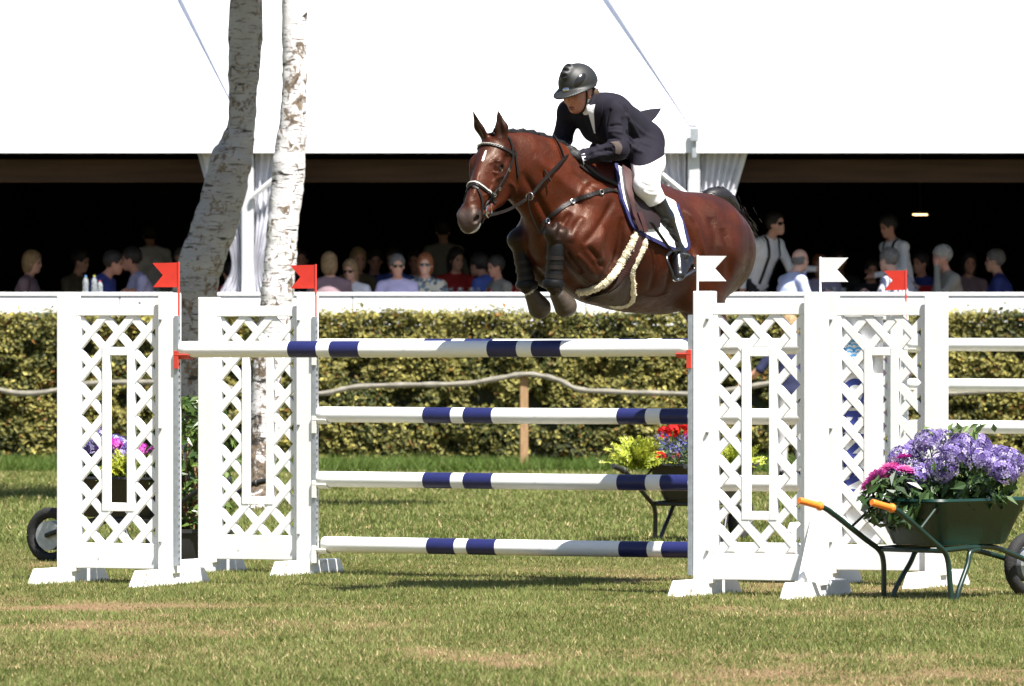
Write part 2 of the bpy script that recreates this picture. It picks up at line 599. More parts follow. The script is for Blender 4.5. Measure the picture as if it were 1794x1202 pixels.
nt.links.new(n1.outputs['Fac'], rg.inputs[0])
rs = nt.nodes.new('ShaderNodeValToRGB')
rs.color_ramp.elements[0].position = .3; rs.color_ramp.elements[0].color = (.13, .066, .036, 1)
rs.color_ramp.elements[1].position = .72; rs.color_ramp.elements[1].color = (.36, .235, .14, 1)
nt.links.new(n1.outputs['Fac'], rs.inputs[0])
mx = nt.nodes.new('ShaderNodeMix'); mx.data_type = 'RGBA'
nt.links.new(sp.outputs[0], mx.inputs[0]); nt.links.new(rg.outputs[0], mx.inputs[6]); nt.links.new(rs.outputs[0], mx.inputs[7])
nt.links.new(mx.outputs[2], b.inputs['Base Color'])
bp = nt.nodes.new('ShaderNodeBump'); bp.inputs['Strength'].default_value = .8; bp.inputs['Distance'].default_value = .03
nt.links.new(n1.outputs['Fac'], bp.inputs['Height']); nt.links.new(bp.outputs[0], b.inputs['Normal'])
M['turf'] = m
bx_, by_ = np.linspace(-9.5, 9.5, 800), np.linspace(23, 82, 1300)
BX, BY = np.meshgrid(bx_, by_, indexing='ij')
BARE = bare_at(BX, BY).astype(np.float32); GZT = ground_z(BX, BY).astype(np.float32)
def lut(T, x, y):
    u, v = np.clip((x + 9.5) / 19 * 799, 0, 798.99), np.clip((y - 23) / 59 * 1299, 0, 1298.99)
    i, j = u.astype(int), v.astype(int)
    a_, b_ = u - i, v - j
    return (T[i, j] * (1 - a_) + T[i + 1, j] * a_) * (1 - b_) + (T[i, j + 1] * (1 - a_) + T[i + 1, j + 1] * a_) * b_
g = link('ground', mesh_np('ground', np.stack([GX, GY, GZ], -1).reshape(-1, 3), gF, [m], colors=gcol))
tag(g, kind='structure')

def grass(name, label, n, y0, y1, hh, ww, seed, tall=0.0, xr=None, lush=0.0):
    rng = np.random.default_rng(seed)
    # more blades near the camera, where they show largest
    y = y0 + (y1 - y0) * rng.random(n * 2) ** 1.25
    half = (IMW / 2) / FPX * y + 1.0
    x = rng.uniform(-1, 1, n * 2) * half if xr is None else rng.uniform(xr[0], xr[1], n * 2)
    bb = lut(BARE, x, y)
    keep = rng.random(n * 2) > bb * 0.93 - (0.4 if lush else 0)
    x, y, bb = x[keep][:n], y[keep][:n], bb[keep][:n]
    n = len(x)
    clump = fbm(x * 1.6, y * 1.2, 91, 3)
    fine = fbm(x * 7, y * 5, 93, 2)
    h = hh * (0.4 + 1.0 * rng.random(n)) * (0.55 + 0.9 * clump) * (1 - 0.5 * bb)
    w = ww * (0.6 + 0.8 * rng.random(n))
    a = rng.uniform(0, 2 * np.pi, n)
    lean = rng.normal(size=(n, 2)) * h[:, None] * 0.55
    z = lut(GZT, x, y)
    dx, dy = np.cos(a) * w * .5, np.sin(a) * w * .5
    V = np.stack([np.stack([x - dx, y - dy, z - .004], -1), np.stack([x + dx, y + dy, z - .004], -1), np.stack([x + lean[:, 0], y + lean[:, 1], z + h], -1)], 1).reshape(-1, 3)
    Fc = np.arange(3 * n).reshape(n, 3)
    t = np.clip(0.5 + (clump - .5) * 1.6 + (fine - .5) * 1.2 + rng.normal(size=n) * .25, 0, 1)[:, None]
    green = np.array([.085, .115, .022]) * (1 - t) + np.array([.195, .225, .066]) * t
    straw = np.array([.46, .37, .19])
    s = (rng.random(n) < (0.10 + .35 * bb) * (0.2 if lush else 1))[:, None]
    c = np.where(s, straw * (.7 + .5 * rng.random(n))[:, None], green)
    if lush: c = c * (1 - lush) + lush * np.array([.07, .14, .02])
    o = link(name, mesh_np(name, V, Fc, [M['blade']], smooth=False, colors=np.repeat(c, 3, 0)))
    tag(o, label, 'grass', kind='stuff')
    return o
M['blade'] = leafmat('blade', 0.6, 0.3, spec=.2)
grass('grass', 'short dry green turf in front of and under the jump', 520000, 24.5, 49, 0.021, 0.0060, 1)
grass('grass', 'mown grass between the jump and the hedge', 200000, 49, 77.2, 0.034, 0.015, 2)
grass('long_grass', 'longer green grass along the foot of the hedge', 42000, 74.8, 77.25, 0.14, 0.014, 3, lush=.6)

# ------------------------------------------------------------------ hedge
M['hedge_leaf'] = leafmat('hedge_leaf', 0.55, 0.3, spec=.25)
M['hedge_core'] = mat('hedge_core', (.028, .030, .013), .95, var=.5, scale=9, bump=.6, bscale=14)
HD0, HD1, HTOP = 77.25, 78.5, 1.80
hedge = empty('hedge', (0, (HD0 + HD1) / 2, 0))
tag(hedge, 'long clipped leafy olive green hedge in front of the white parapet', 'hedge')
def hedge_off(x, z, s):
    return 0.17 * (fbm(x * 1.5 + 40, z * 1.8 + 9, s, 3) - .5) * 2
xs = np.linspace(-11, 11, 190)
zs = np.linspace(0, 1, 26)
core = MB()
HOF = hedge_off(*np.meshgrid(xs, zs * 1.7, indexing='ij'), 3).tolist()
Gc = [[Vector((x, HD0 + .2 + HOF[i][j] - (HD0 + HD1) / 2 + .1 * (z > .9), z * (HTOP - .14))) for j, z in enumerate(zs)] for i, x in enumerate(xs)]
core.sheet(Gc, [[Vector((0, 1, 0))] * len(zs) for _ in xs], 0, .8)
core.build('branch_core', M['hedge_core'], hedge, smooth=True, fix=True)
def hedge_leaves(n, seed):
    rng = np.random.default_rng(seed)
    x = rng.uniform(-11, 11, n)
    top = rng.random(n) < .16
    z = np.where(top, HTOP - .05 + rng.normal(size=n) * .05 + .08 * (fbm(x * 1.2, x * 0 + 1, 61, 3) - .5), HTOP * (rng.random(n) ** .85)) + np.where(rng.random(n) < .012, rng.random(n) * .14, 0) * (rng.random(n) < .5)
    depth = rng.exponential(.055, n)
    y = np.where(top, rng.uniform(HD0, HD1, n), HD0 + depth)
    bulge = hedge_off(x, z, 3)
    hole = fbm(x * 3.2, z * 3.6, 71, 3)
    y = y + np.where(top, 0, bulge + np.clip(hole - .55, 0, 1) * .9)
    keep = (rng.random(n) > np.clip((.30 - z) / .45, 0, .9)) & ((hole < .66) | (rng.random(n) < .45) | top)
    N = np.stack([rng.normal(size=n) * .6, -np.ones(n) * np.where(top, .2, .75), np.where(top, 1.0, .45) + rng.normal(size=n) * .5], -1)
    t = np.clip(fbm(x * 2.2, z * 2.4, 81, 3) * 1.9 - .45 + rng.normal(size=n) * .22, 0, 1)[:, None]
    c = np.array([.055, .066, .018]) * (1 - t) + np.array([.285, .255, .070]) * t
    k = rng.random(n)
    c = np.where((k < .10)[:, None], np.array([.44, .39, .11]), c)
    c = np.where((k > .965)[:, None], np.array([.24, .12, .03]), c)
    c = np.where(((k > .85) & (k < .93))[:, None], np.array([.02, .028, .008]), c)
    C = np.stack([x, y - (HD0 + HD1) / 2, z], -1)
    L = rng.uniform(.05, .095, n)
    sel = keep
    return leaves(C[sel], N[sel], L[sel], (L * rng.uniform(.5, .65, n))[sel], c[sel] * (.75 + .5 * rng.random(n))[sel][:, None], 'foliage', M['hedge_leaf'], rng=rng)
link('foliage', hedge_leaves(115000, 5), hedge)

# ------------------------------------------------------------------ rail on stakes before the hedge
M['stake'] = mat('stake', (.33, .20, .10), .85, var=.25, scale=9, bump=.3, stretch=(8, 8, 1))
M['grey_rail'] = mat('grey_rail', (.20, .185, .15), .85, var=.3, scale=9, bump=.3)
DR = 75.3
rail = empty('rail_fence', (0, DR, 0))
tag(rail, 'low fence of a wavy grey rail on wooden stakes before the hedge', 'fence')
rp_ = [(-350, 672), (-100, 664), (40, 690), (160, 672), (255, 670), (350, 668), (450, 692), (560, 690), (590, 685), (625, 678), (700, 675), (760, 674), (820, 672), (880, 662), (918, 656), (950, 659), (980, 667), (1012, 682), (1060, 686),
       (1150, 689), (1230, 690), (1290, 682), (1345, 672), (1420, 660), (1500, 676), (1600, 690), (1760, 684), (1950, 664), (2150, 680)]
rpts = [Vector(q) - rail.location for q in spline([P(x, y, DR) for x, y in rp_], 220)]
MB().tube(rpts, [.031 + .004 * math.sin(i * .9) for i in range(len(rpts))], 8).build('rail', M['grey_rail'], rail, smooth=True)
for px in (350, 918, 1420, -100, 1950):
    zt = P(px, {350: 668, 918: 656, 1420: 660, -100: 664, 1950: 664}[px], DR).z - .01
    x = P(px, 0, DR + .0).x
    MB().box(x - .048, x + .048, .035, .115, -.1, zt).build('stake', M['stake'], rail, bevel=.008)

# ------------------------------------------------------------------ terrace, parapet and marquee
FLOOR = 1.18
M['terrace'] = mat('terrace', (.30, .26, .21), .8, var=.15, scale=3, spec=0.1)
tag(MB().box(-16, 15, 80.06, 82.4, .9, FLOOR).box(-16, 15, 82.41, 97, .9, FLOOR - .004).build('terrace_floor', M['terrace']), kind='structure')
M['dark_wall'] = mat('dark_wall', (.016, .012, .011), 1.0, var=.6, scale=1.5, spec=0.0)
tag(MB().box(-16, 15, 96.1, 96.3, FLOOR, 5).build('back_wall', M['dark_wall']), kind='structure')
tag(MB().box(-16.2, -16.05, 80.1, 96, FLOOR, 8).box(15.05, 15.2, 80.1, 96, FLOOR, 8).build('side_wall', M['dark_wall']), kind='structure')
M['white_board'] = mat('white_board', (.80, .80, .80), .5, var=.03, scale=2, bump=.04, wear=((.5, .49, .46), 3, .72))
par = empty('parapet_wall', (0, 80, 0))
tag(par, 'white boarded parapet with a top rail along the spectators terrace', 'wall')
PT = 2.065
x = -16.0
for i in range(11):
    MB().box(x + .005, x + 2.81, -.03, .03, .2, PT - .0555).build('panel', M['white_board'], par, bevel=.006)
    x += 2.815
MB().box(-16, 15, -.046, .07, PT - .045, PT).build('top_rail', M['white_board'], par, bevel=.008)
MB().box(-16, 15, -.02, .02, PT - .055, PT - .0455).build('batten', M['galv'], par)

mq = empty('marquee', (0, 80, 0))
tag(mq, 'white hospitality marquee with a dark open front behind the hedge', 'marquee')
M['pvc'] = mat('pvc', (.80, .81, .83), .38, var=.03, scale=.6, bump=.06, bscale=1.5)
M['pvc_strap'] = mat('pvc_strap', (.40, .41, .47), .6, var=.1, scale=20)
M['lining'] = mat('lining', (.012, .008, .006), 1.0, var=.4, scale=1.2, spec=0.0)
M['wood_beam'] = mat('wood_beam', (.055, .026, .012), .7, var=.35, scale=3, stretch=(.3, 4, 4))
M['alu'] = mat('alu', (.62, .63, .65), .4, metal=.25, var=.05, scale=9)
EZ, VZ, SL = 4.05, 3.745, math.tan(R(24))
posts = [-16.0, -8.63, -3.20, 2.20, 7.61, 15.0]
for a_, b_ in zip(posts[:-1], posts[1:]):
    nU, nV = 22, 14
    G, N = [], []
    for i in range(nU):
        u = i / (nU - 1)
        row, nr = [], []
        for j in range(nV):
            v = j / (nV - 1) * 8.2
            sag = -.10 * math.sin(math.pi * u) * math.sin(math.pi * j / (nV - 1))
            row.append(Vector((a_ + .004 + (b_ - a_ - .008) * u, v, EZ + v * SL + sag)))
            nr.append(Vector((0, -math.sin(R(24)), math.cos(R(24)))))
        G.append(row); N.append(nr)
    MB().sheet(G, N, 0, .01).build('roof_panel', M['pvc'], mq, smooth=True, fix=True)
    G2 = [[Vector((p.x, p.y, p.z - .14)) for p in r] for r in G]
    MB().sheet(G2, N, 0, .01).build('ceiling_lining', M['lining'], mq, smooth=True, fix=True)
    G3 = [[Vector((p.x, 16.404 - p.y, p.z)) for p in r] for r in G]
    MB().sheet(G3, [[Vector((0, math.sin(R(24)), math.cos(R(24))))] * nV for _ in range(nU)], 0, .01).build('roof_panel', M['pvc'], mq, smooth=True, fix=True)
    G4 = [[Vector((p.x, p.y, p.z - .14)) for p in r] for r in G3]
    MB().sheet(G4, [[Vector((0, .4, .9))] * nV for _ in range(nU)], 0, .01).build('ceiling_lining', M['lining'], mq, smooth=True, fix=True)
    # valance between the posts, a soft sheet with slight billow
    G, N = [], []
    for i in range(40):
        u = i / 39
        G.append([Vector((a_ + .004 + (b_ - a_ - .008) * u, -.002 - .012 * math.sin(u * 31 + a_) * (1 - j / 6), EZ - (EZ - VZ) * (1 - j / 6) + .006)) for j in range(7)])
        N.append([Vector((0, -1, 0))] * 7)
    MB().sheet(G, N, 0, .006).build('valance', M['pvc'], mq, smooth=True, fix=True)
    MB().box(a_ + .02, b_ - .02, .9, 1.1, 3.42, 3.70).build('ceiling_beam', M['wood_beam'], mq, bevel=.01)
MB().box(-16, 15, 0.02, .12, EZ - .14, EZ - .03).build('eave_beam', M['alu'], mq, bevel=.01)

M['clear_curtain'] = mat('clear_curtain', (.80, .80, .86), .35, trans=.2, var=.12, scale=5, spec=.5)
def curtain(rows, npl, amp, y0):
    """pleated sheet: rows of (x left, x right, z), world x"""
    G, N = [], []
    rr = spline([np.array(r) for r in rows], 26)
    for xl, xr, z in rr:
        row = []
        for j in range(70):
            u = j / 69
            row.append(Vector((xl + (xr - xl) * u, y0 + amp * math.sin(u * npl * 2 * math.pi + .6 * math.sin(z * 3)) * (1 + .3 * math.sin(u * 17)), z)))
        G.append(row); N.append([Vector((0, -1, 0))] * 70)
    return MB().sheet(G, N, 0, .004)
def cx(px, d=80.2): return (px - CX) * d / FPX
for k, xp in enumerate(posts):
    # post, foot, corner braces, tied-back clear curtain, ratchet and roof strap
    MB().box(xp - .075, xp + .075, .08, .23, FLOOR, EZ - .145).build('post', M['alu'], mq, bevel=.012)
    MB().tube([(xp + (.06 if k == 2 else -.06), .03, 3.22), (xp + (.62 if k == 2 else -.62), .03, 3.68)], .035, 6).build('brace', M['alu'], mq, smooth=True)
    MB().box(xp - .03, xp + .03, -.06, -.035, EZ - .36, EZ - .12).box(xp - .05, xp + .05, -.10, -.062, EZ - .16, EZ + .0).build('ratchet', M['galv'], mq, bevel=.006)
    z1, z2, z3, z4 = VZ + .05, 3.2, 2.46, 2.07
    curtain([(xp - .62, xp - .09, z1), (xp - .45, xp - .09, z2), (xp - .20, xp - .07, z3), (xp - .34, xp - .05, z4)], 6, .03, .20).build('curtain', M['clear_curtain'], mq, smooth=True, fix=True)
    curtain([(xp + .09, xp + .64, z1), (xp + .09, xp + .45, z2), (xp + .07, xp + .21, z3), (xp + .05, xp + .32, z4)], 6, .03, .20).build('curtain', M['clear_curtain'], mq, smooth=True, fix=True)
    s = -1
    v = 2.3
    e0, e1 = Vector((xp, .0, EZ + .015)), Vector((xp + s * .56, v, EZ + v * SL + .03))
    dv = (e1 - e0) * 1.9
    G = [[e0 + dv * (i / 20) + Vector((o_, 0, .01)) for o_ in (-.055, .055)] for i in range(21)]
    MB().sheet(G, [[Vector((0, -.4, .9))] * 2] * 21, .006, .010).build('strap', M['pvc_strap'], mq, fix=True)
    # hem batten of the drawn curtain, slanting from the eave
    hx = (.62, .42) if k != 2 else (-.52, -.40)
    MB().tube([(xp + hx[0], .24, VZ + .02), (xp + hx[1], .24, 3.10)], .05, 4).build('curtain_hem', M['pvc'], mq, bevel=.006)

# ------------------------------------------------------------------ birch trees
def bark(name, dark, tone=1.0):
    m = bpy.data.materials.new(name)
    m.use_nodes = True
    nt = m.node_tree
    b = nt.nodes['Principled BSDF']
    b.inputs['Roughness'].default_value = .75
    tc = nt.nodes.new('ShaderNodeTexCoord')
    def noise(sc, loc, detail=6, rough=.6, dist=0):
        mp = nt.nodes.new('ShaderNodeMapping'); mp.inputs['Scale'].default_value = sc; mp.inputs['Location'].default_value = loc
        nt.links.new(tc.outputs['Object'], mp.inputs[0])
        n = nt.nodes.new('ShaderNodeTexNoise'); n.inputs['Scale'].default_value = 1; n.inputs['Detail'].default_value = detail
        n.inputs['Roughness'].default_value = rough; n.inputs['Distortion'].default_value = dist
        nt.links.new(mp.outputs[0], n.inputs['Vector'])
        return n.outputs['Fac']
    def ramp(v, lo, hi):
        r = nt.nodes.new('ShaderNodeMapRange'); r.inputs['From Min'].default_value = lo; r.inputs['From Max'].default_value = hi
        nt.links.new(v, r.inputs['Value']); return r.outputs[0]
    def mix(f, a, b_):
        x = nt.nodes.new('ShaderNodeMix'); x.data_type = 'RGBA'
        nt.links.new(f, x.inputs[0])
        for s_, v in ((6, a), (7, b_)):
            if isinstance(v, tuple): x.inputs[s_].default_value = (*v, 1)
            else: nt.links.new(v, x.inputs[s_])
        return x.outputs[2]
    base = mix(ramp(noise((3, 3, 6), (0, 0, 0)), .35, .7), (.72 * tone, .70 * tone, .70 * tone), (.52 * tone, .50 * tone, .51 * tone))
    c = mix(ramp(noise((7, 7, 52), (3, 1, 0), 5, .65), .575, .60), base, (.13, .105, .085))
    # broad peeling patches, denser towards the foot
    sx = nt.nodes.new('ShaderNodeSeparateXYZ'); nt.links.new(tc.outputs['Object'], sx.inputs[0])
    zr = ramp(sx.outputs[2], 5.0, .6)
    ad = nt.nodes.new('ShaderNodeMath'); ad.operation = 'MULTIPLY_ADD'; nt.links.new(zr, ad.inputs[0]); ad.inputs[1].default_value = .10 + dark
    pn = noise((9.5, 9.5, 8.5), (7, 2, 5), 10, .74, .9)
    nt.links.new(pn, ad.inputs[2])
    lf_ = noise((2.6, 2.6, 1.7), (5, 9, 1), 3, .5, .4)
    a2 = nt.nodes.new('ShaderNodeMath'); a2.operation = 'MULTIPLY_ADD'; nt.links.new(lf_, a2.inputs[0]); a2.inputs[1].default_value = .55; nt.links.new(ad.outputs[0], a2.inputs[2])
    patchf = ramp(a2.outputs[0], .885, .905)
    c = mix(patchf, c, mix(ramp(noise((30, 30, 30), (1, 1, 1)), .35, .65), (.05, .038, .028), (.26, .19, .13)))
    # black branch scars
    c = mix(ramp(noise((3.2, 3.2, 13), (11, 4, 2), 6, .65, .5), .605, .62), c, (.028, .022, .018))
    nt.links.new(c, b.inputs['Base Color'])
    bp = nt.nodes.new('ShaderNodeBump'); bp.inputs['Strength'].default_value = .7; bp.inputs['Distance'].default_value = .03
    nt.links.new(pn, bp.inputs['Height']); nt.links.new(bp.outputs[0], b.inputs['Normal'])
    return m
M['birch_leaf'] = leafmat('birch_leaf', .45, .35)
def birch(label, d, path, bm_, crown, seed):
    rng = np.random.default_rng(seed)
    root = P(path[-1][0], HY + FPX * CAMZ / d, d)
    t = empty('birch_tree', root)
    tag(t, label, 'tree', 'birch trees in front of the marquee')
    pts, rad = [], []
    for q in spline([(x, y, w) for x, y, w in path][::-1], 90):
        p = P(q[0], q[1], d)
        pts.append(p - root); rad.append(q[2] * d / FPX / 2 * (1 + .05 * math.sin(len(pts) * 1.7) * math.sin(len(pts) * .61)))
    V = MB(); V.tube(pts, rad, 20)
    nz = np.array(V.v)
    ang = np.arctan2(nz[:, 1], nz[:, 0])
    dsp = (fbm(ang * 3 + 9, nz[:, 2] * 3.1, seed, 4) - .5) * .035
    ctr = np.repeat(np.array([tuple(p) for p in pts]), 20, 0)
    dd = nz - ctr
    nz = nz + dd / (np.linalg.norm(dd, axis=1, keepdims=True) + 1e-6) * dsp[:, None]
    V.v = [tuple(p) for p in nz]
    V.build('trunk', bm_, t, smooth=True)
    # limbs and leafy crown above the picture, some boughs placed to cast shade
    top = pts[-1]
    br = MB()
    Cs = []
    for c, r_, n in crown:
        c = Vector(c)
        mid = (top + c) / 2 + Vector((rng.normal() * .2, rng.normal() * .2, .3))
        br.tube(spline([top, mid, c], 10), [.09 - .075 * i / 9 for i in range(10)], 7)
        for _ in range(9):
            e = c + Vector(rng.normal(size=3)).normalized() * r_ * .85
            br.tube([c.lerp(mid, .3 * rng.random()), (c + e) / 2 + Vector((0, 0, .1)), e], [.03, .02, .006], 5)
        q = rng.normal(size=(n, 3)); q /= np.linalg.norm(q, axis=1, keepdims=True)
        q = q * (rng.random((n, 1)) ** .45) * r_ * np.array([1, 1, .85])
        q *= (.7 + .6 * fbm(q[:, 0:1] * 2 + 30, q[:, 2:3] * 2 + q[:, 1:2] + 20, seed, 2))
        Cs.append(q + np.array(c))
    br.build('limb', bm_, t, smooth=True)
    C = np.concatenate(Cs)
    n = len(C)
    tt = rng.random((n, 1))
    cols = np.array([.045, .085, .015]) * (1 - tt) + np.array([.11, .15, .03]) * tt
    L = rng.uniform(.07, .12, n)
    link('crown', leaves(C, rng.normal(size=(n, 3)) + np.array([0, 0, .7]), L, L * .75, cols, 'crown', M['birch_leaf'], rng=rng), t)
    return t
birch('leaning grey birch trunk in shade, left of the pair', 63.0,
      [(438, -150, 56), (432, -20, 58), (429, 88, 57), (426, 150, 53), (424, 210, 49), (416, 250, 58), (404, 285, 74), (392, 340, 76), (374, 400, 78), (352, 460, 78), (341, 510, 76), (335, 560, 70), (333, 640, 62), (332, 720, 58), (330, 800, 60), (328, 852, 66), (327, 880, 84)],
      bark('bark_shaded', .015, .52), [((1.35, -2.1, 6.9), 1.55, 11000), ((.9, -1.3, 5.75), .75, 3600), ((2.0, -3.2, 8.0), 1.2, 4500), ((.2, -.2, 9.0), 1.6, 3500)], 3)  # bark tone lowered, painting the trunk's shade into its colour
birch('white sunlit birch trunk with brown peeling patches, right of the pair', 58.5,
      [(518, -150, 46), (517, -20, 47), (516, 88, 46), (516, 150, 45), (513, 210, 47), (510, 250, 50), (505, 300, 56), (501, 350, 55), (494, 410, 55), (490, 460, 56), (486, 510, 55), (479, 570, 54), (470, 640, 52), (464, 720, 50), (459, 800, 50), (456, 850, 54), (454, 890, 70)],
      bark('bark_sunlit', .035, 1.12), [((-.6, 1.0, 10.6), 1.5, 2500), ((.6, 2.2, 9.9), 1.2, 1800), ((3.25, -1.3, 6.7), .62, 2400), ((2.5, -1.2, 6.5), .4, 900)], 9)  # bark tone raised, painting sunlight into the trunk's colour
# ------------------------------------------------------------------ the jump: wings, poles, flags
TH = R(27)
UX, UY = Vector((math.cos(TH), -math.sin(TH), 0)), Vector((math.sin(TH), math.cos(TH), 0))   # along the poles / away from the camera

def clip_poly(poly, a, b, c):
    """keep a*x + b*z <= c"""
    out = []
    for i in range(len(poly)):
        p, q = poly[i], poly[(i + 1) % len(poly)]
        dp, dq = a * p[0] + b * p[1] - c, a * q[0] + b * q[1] - c
        if dp <= 0: out.append(p)
        if dp * dq < 0:
            t = dp / (dp - dq)
            out.append((p[0] + t * (q[0] - p[0]), p[1] + t * (q[1] - p[1])))
    return out

POSTW, PANW, OUTW = .12, .60, .125
WING_W = POSTW + PANW + OUTW
def make_wing(label, loc, side, board=False, rz=-TH, cups=(), cup_mat='white_plastic', group='wings of the near jump'):
    """loc: ground point under the pole-side edge; side -1: wing runs to the left of it, +1: to the right"""
    w = empty('jump_wing', loc, rz)
    tag(w, label, 'jump wing', group)
    wp = M['white_paint']
    def X(a, b): return (min(side * a, side * b), max(side * a, side * b))
    MB().box(*X(0, POSTW), -.045, .045, .07, 1.80).build('post', wp, w, bevel=.006)
    MB().box(*X(POSTW + PANW, WING_W), -.045, .045, .07, 1.785).build('post', wp, w, bevel=.006)
    x0, x1, z0, z1 = POSTW + .003, POSTW + PANW - .003, .095, 1.728
    ox0, ox1, oz0, oz1 = x0 + .030, x1 - .030, .252, 1.66
    MB().box(*X(x0, x1), -.020, .020, oz1, z1).build('top_rail', wp, w, bevel=.004)
    MB().box(*X(x0, x1), -.020, .020, z0, oz0).build('bottom_rail', wp, w, bevel=.004)
    MB().box(*X(x0, ox0), -.0185, .0185, oz0, oz1).build('stile', wp, w, bevel=.003)
    MB().box(*X(ox1, x1), -.0185, .0185, oz0, oz1).build('stile', wp, w, bevel=.003)
    ow = ox1 - ox0
    fx0, fx1, fz0, fz1, bw = ox0 + .285 * ow, ox0 + .715 * ow, .45, 1.466, .052
    MB().box(*X(fx0, fx0 + bw), -.0165, .0165, fz0, fz1).build('frame_bar', wp, w, bevel=.003)
    MB().box(*X(fx1 - bw, fx1), -.0165, .0165, fz0, fz1).build('frame_bar', wp, w, bevel=.003)
    MB().box(*X(fx0 + bw, fx1 - bw), -.015, .015, fz0, fz0 + bw).build('frame_bar', wp, w, bevel=.003)
    MB().box(*X(fx0 + bw, fx1 - bw), -.015, .015, fz1 - bw, fz1).build('frame_bar', wp, w, bevel=.003)
    # diagonal lattice slats
    pw, pz, th = ow * .37, .205, .33
    u1, v1 = ox0 + .135 * ow, oz1
    regs = [(ox0, fx0, oz0, oz1), (fx1, ox1, oz0, oz1), (fx0, fx1, fz1, oz1), (fx0, fx1, oz0, fz0)]
    for sg in (1, -1):
        for n in range(-12, 13):
            # strip |(u-u1)/pw + sg*(z-v1)/pz - (n+.5)| <= th/2
            big = [(ox0, oz0), (ox1, oz0), (ox1, oz1), (ox0, oz1)]
            a, bb = 1 / pw, sg / pz
            c0 = u1 / pw + sg * v1 / pz + n + .5
            s = clip_poly(clip_poly(big, a, bb, c0 + th / 2), -a, -bb, -(c0 - th / 2))
            if len(s) < 3: continue
            for rx0, rx1, rz0, rz1 in regs:
                q = s
                for aa, b2, cc in ((1, 0, rx1), (-1, 0, -rx0), (0, 1, rz1), (0, -1, -rz0)):
                    if len(q) >= 3: q = clip_poly(q, aa, b2, cc)
                if len(q) < 3: continue
                ar = abs(sum(q[i][0] * q[(i + 1) % len(q)][1] - q[(i + 1) % len(q)][0] * q[i][1] for i in range(len(q)))) / 2
                if ar < 1.5e-4: continue
                t = .0135 if sg > 0 else .0110
                MB().prism([(side * x, z) for x, z in q], -t, t).build('slat', wp, w)
    # feet with gussets under both posts
    for xc in (POSTW / 2, WING_W - OUTW / 2):
        f = MB().add([(side * xc + sx * .045, y, z) for sx in (-1, 1) for y, z in ((-.45, -.02), (.45, -.02), (.36, .098), (-.36, .098))],
                     [(0, 1, 2, 3), (7, 6, 5, 4), (0, 4, 5, 1), (1, 5, 6, 2), (2, 6, 7, 3), (3, 7, 4, 0)]).build('foot', M['foot_paint'], w, bevel=.006, fix=True)
        for sy in ((-1,) if xc > .3 and side > 0 and not board else ()):
            MB().add([(side * xc + sx * .014, sy * y, z) for sx in (-1, 1) for y, z in ((.047, .10), (.24, .10), (.047, .47))],
                     [(0, 1, 2), (5, 4, 3), (0, 3, 4, 1), (1, 4, 5, 2), (2, 5, 3, 0)]).build('gusset', wp, w, bevel=.003, fix=True)
    # perforated cup track on the pole side
    tr = MB()
    xa = -side * .0285
    tr.box(min(xa, -side * .001), max(xa, -side * .001), -.050, -.046, .12, 1.66)
    for a_ in (-.046, -.028):
        tr.box(min(-side * .001, xa) - 0, max(-side * .001, xa), a_ + .0005, a_ + .003, .12, 1.66)
    z = .13
    while z < 1.65:
        tr.box(min(-side * .005, xa - side * .002), max(-side * .005, xa - side * .002), -.0425, -.0255, z, z + .022)
        z += .040
    tr.build('cup_track', M['galv'], w)
    for z in (.25, .95, 1.62):
        MB().lathe([(.002, 0), (.010, .012), (.011, .018)], (side * (POSTW - .022), 0, 0), 8).build('hook', M['grey_hook'], w, loc=(0, -.049, z))
    for z, cm in cups:
        cup(w, side, z, cm)
    if board:
        bd = MB().box(*X(POSTW + .012, POSTW + .30), .0148, .021, .26, 1.655).build('sponsor_board', M['white_board'], w)
        bd['label'] = 'white sponsor board with a blue wave emblem and vertical navy letters'
        lettering(bd, side)
    return w

def cup(w, side, z, cm):
    """bracket and shallow dish holding a pole whose axis is at height z"""
    m = MB()
    s = -side
    m.box(min(s * .002, s * .034), max(s * .002, s * .034), -.060, -.051, z - .12, z - .01)
    n = 9
    for a_ in range(n - 1):
        t0, t1 = math.pi * (1.18 + .64 * a_ / (n - 1)), math.pi * (1.18 + .64 * (a_ + 1) / (n - 1))
        r0, r1 = .054, .062
        q = [(r0 * math.cos(t0), r0 * math.sin(t0)), (r1 * math.cos(t0), r1 * math.sin(t0)), (r1 * math.cos(t1), r1 * math.sin(t1)), (r0 * math.cos(t1), r0 * math.sin(t1))]
        V = [(s * xx, y - .01, z + zz) for xx in (.005, .105) for y, zz in q]
        m.add(V, [(0, 1, 2, 3), (7, 6, 5, 4), (0, 4, 5, 1), (1, 5, 6, 2), (2, 6, 7, 3), (3, 7, 4, 0)])
    m.build('cup', M[cm], w, fix=True, bevel=.0015)

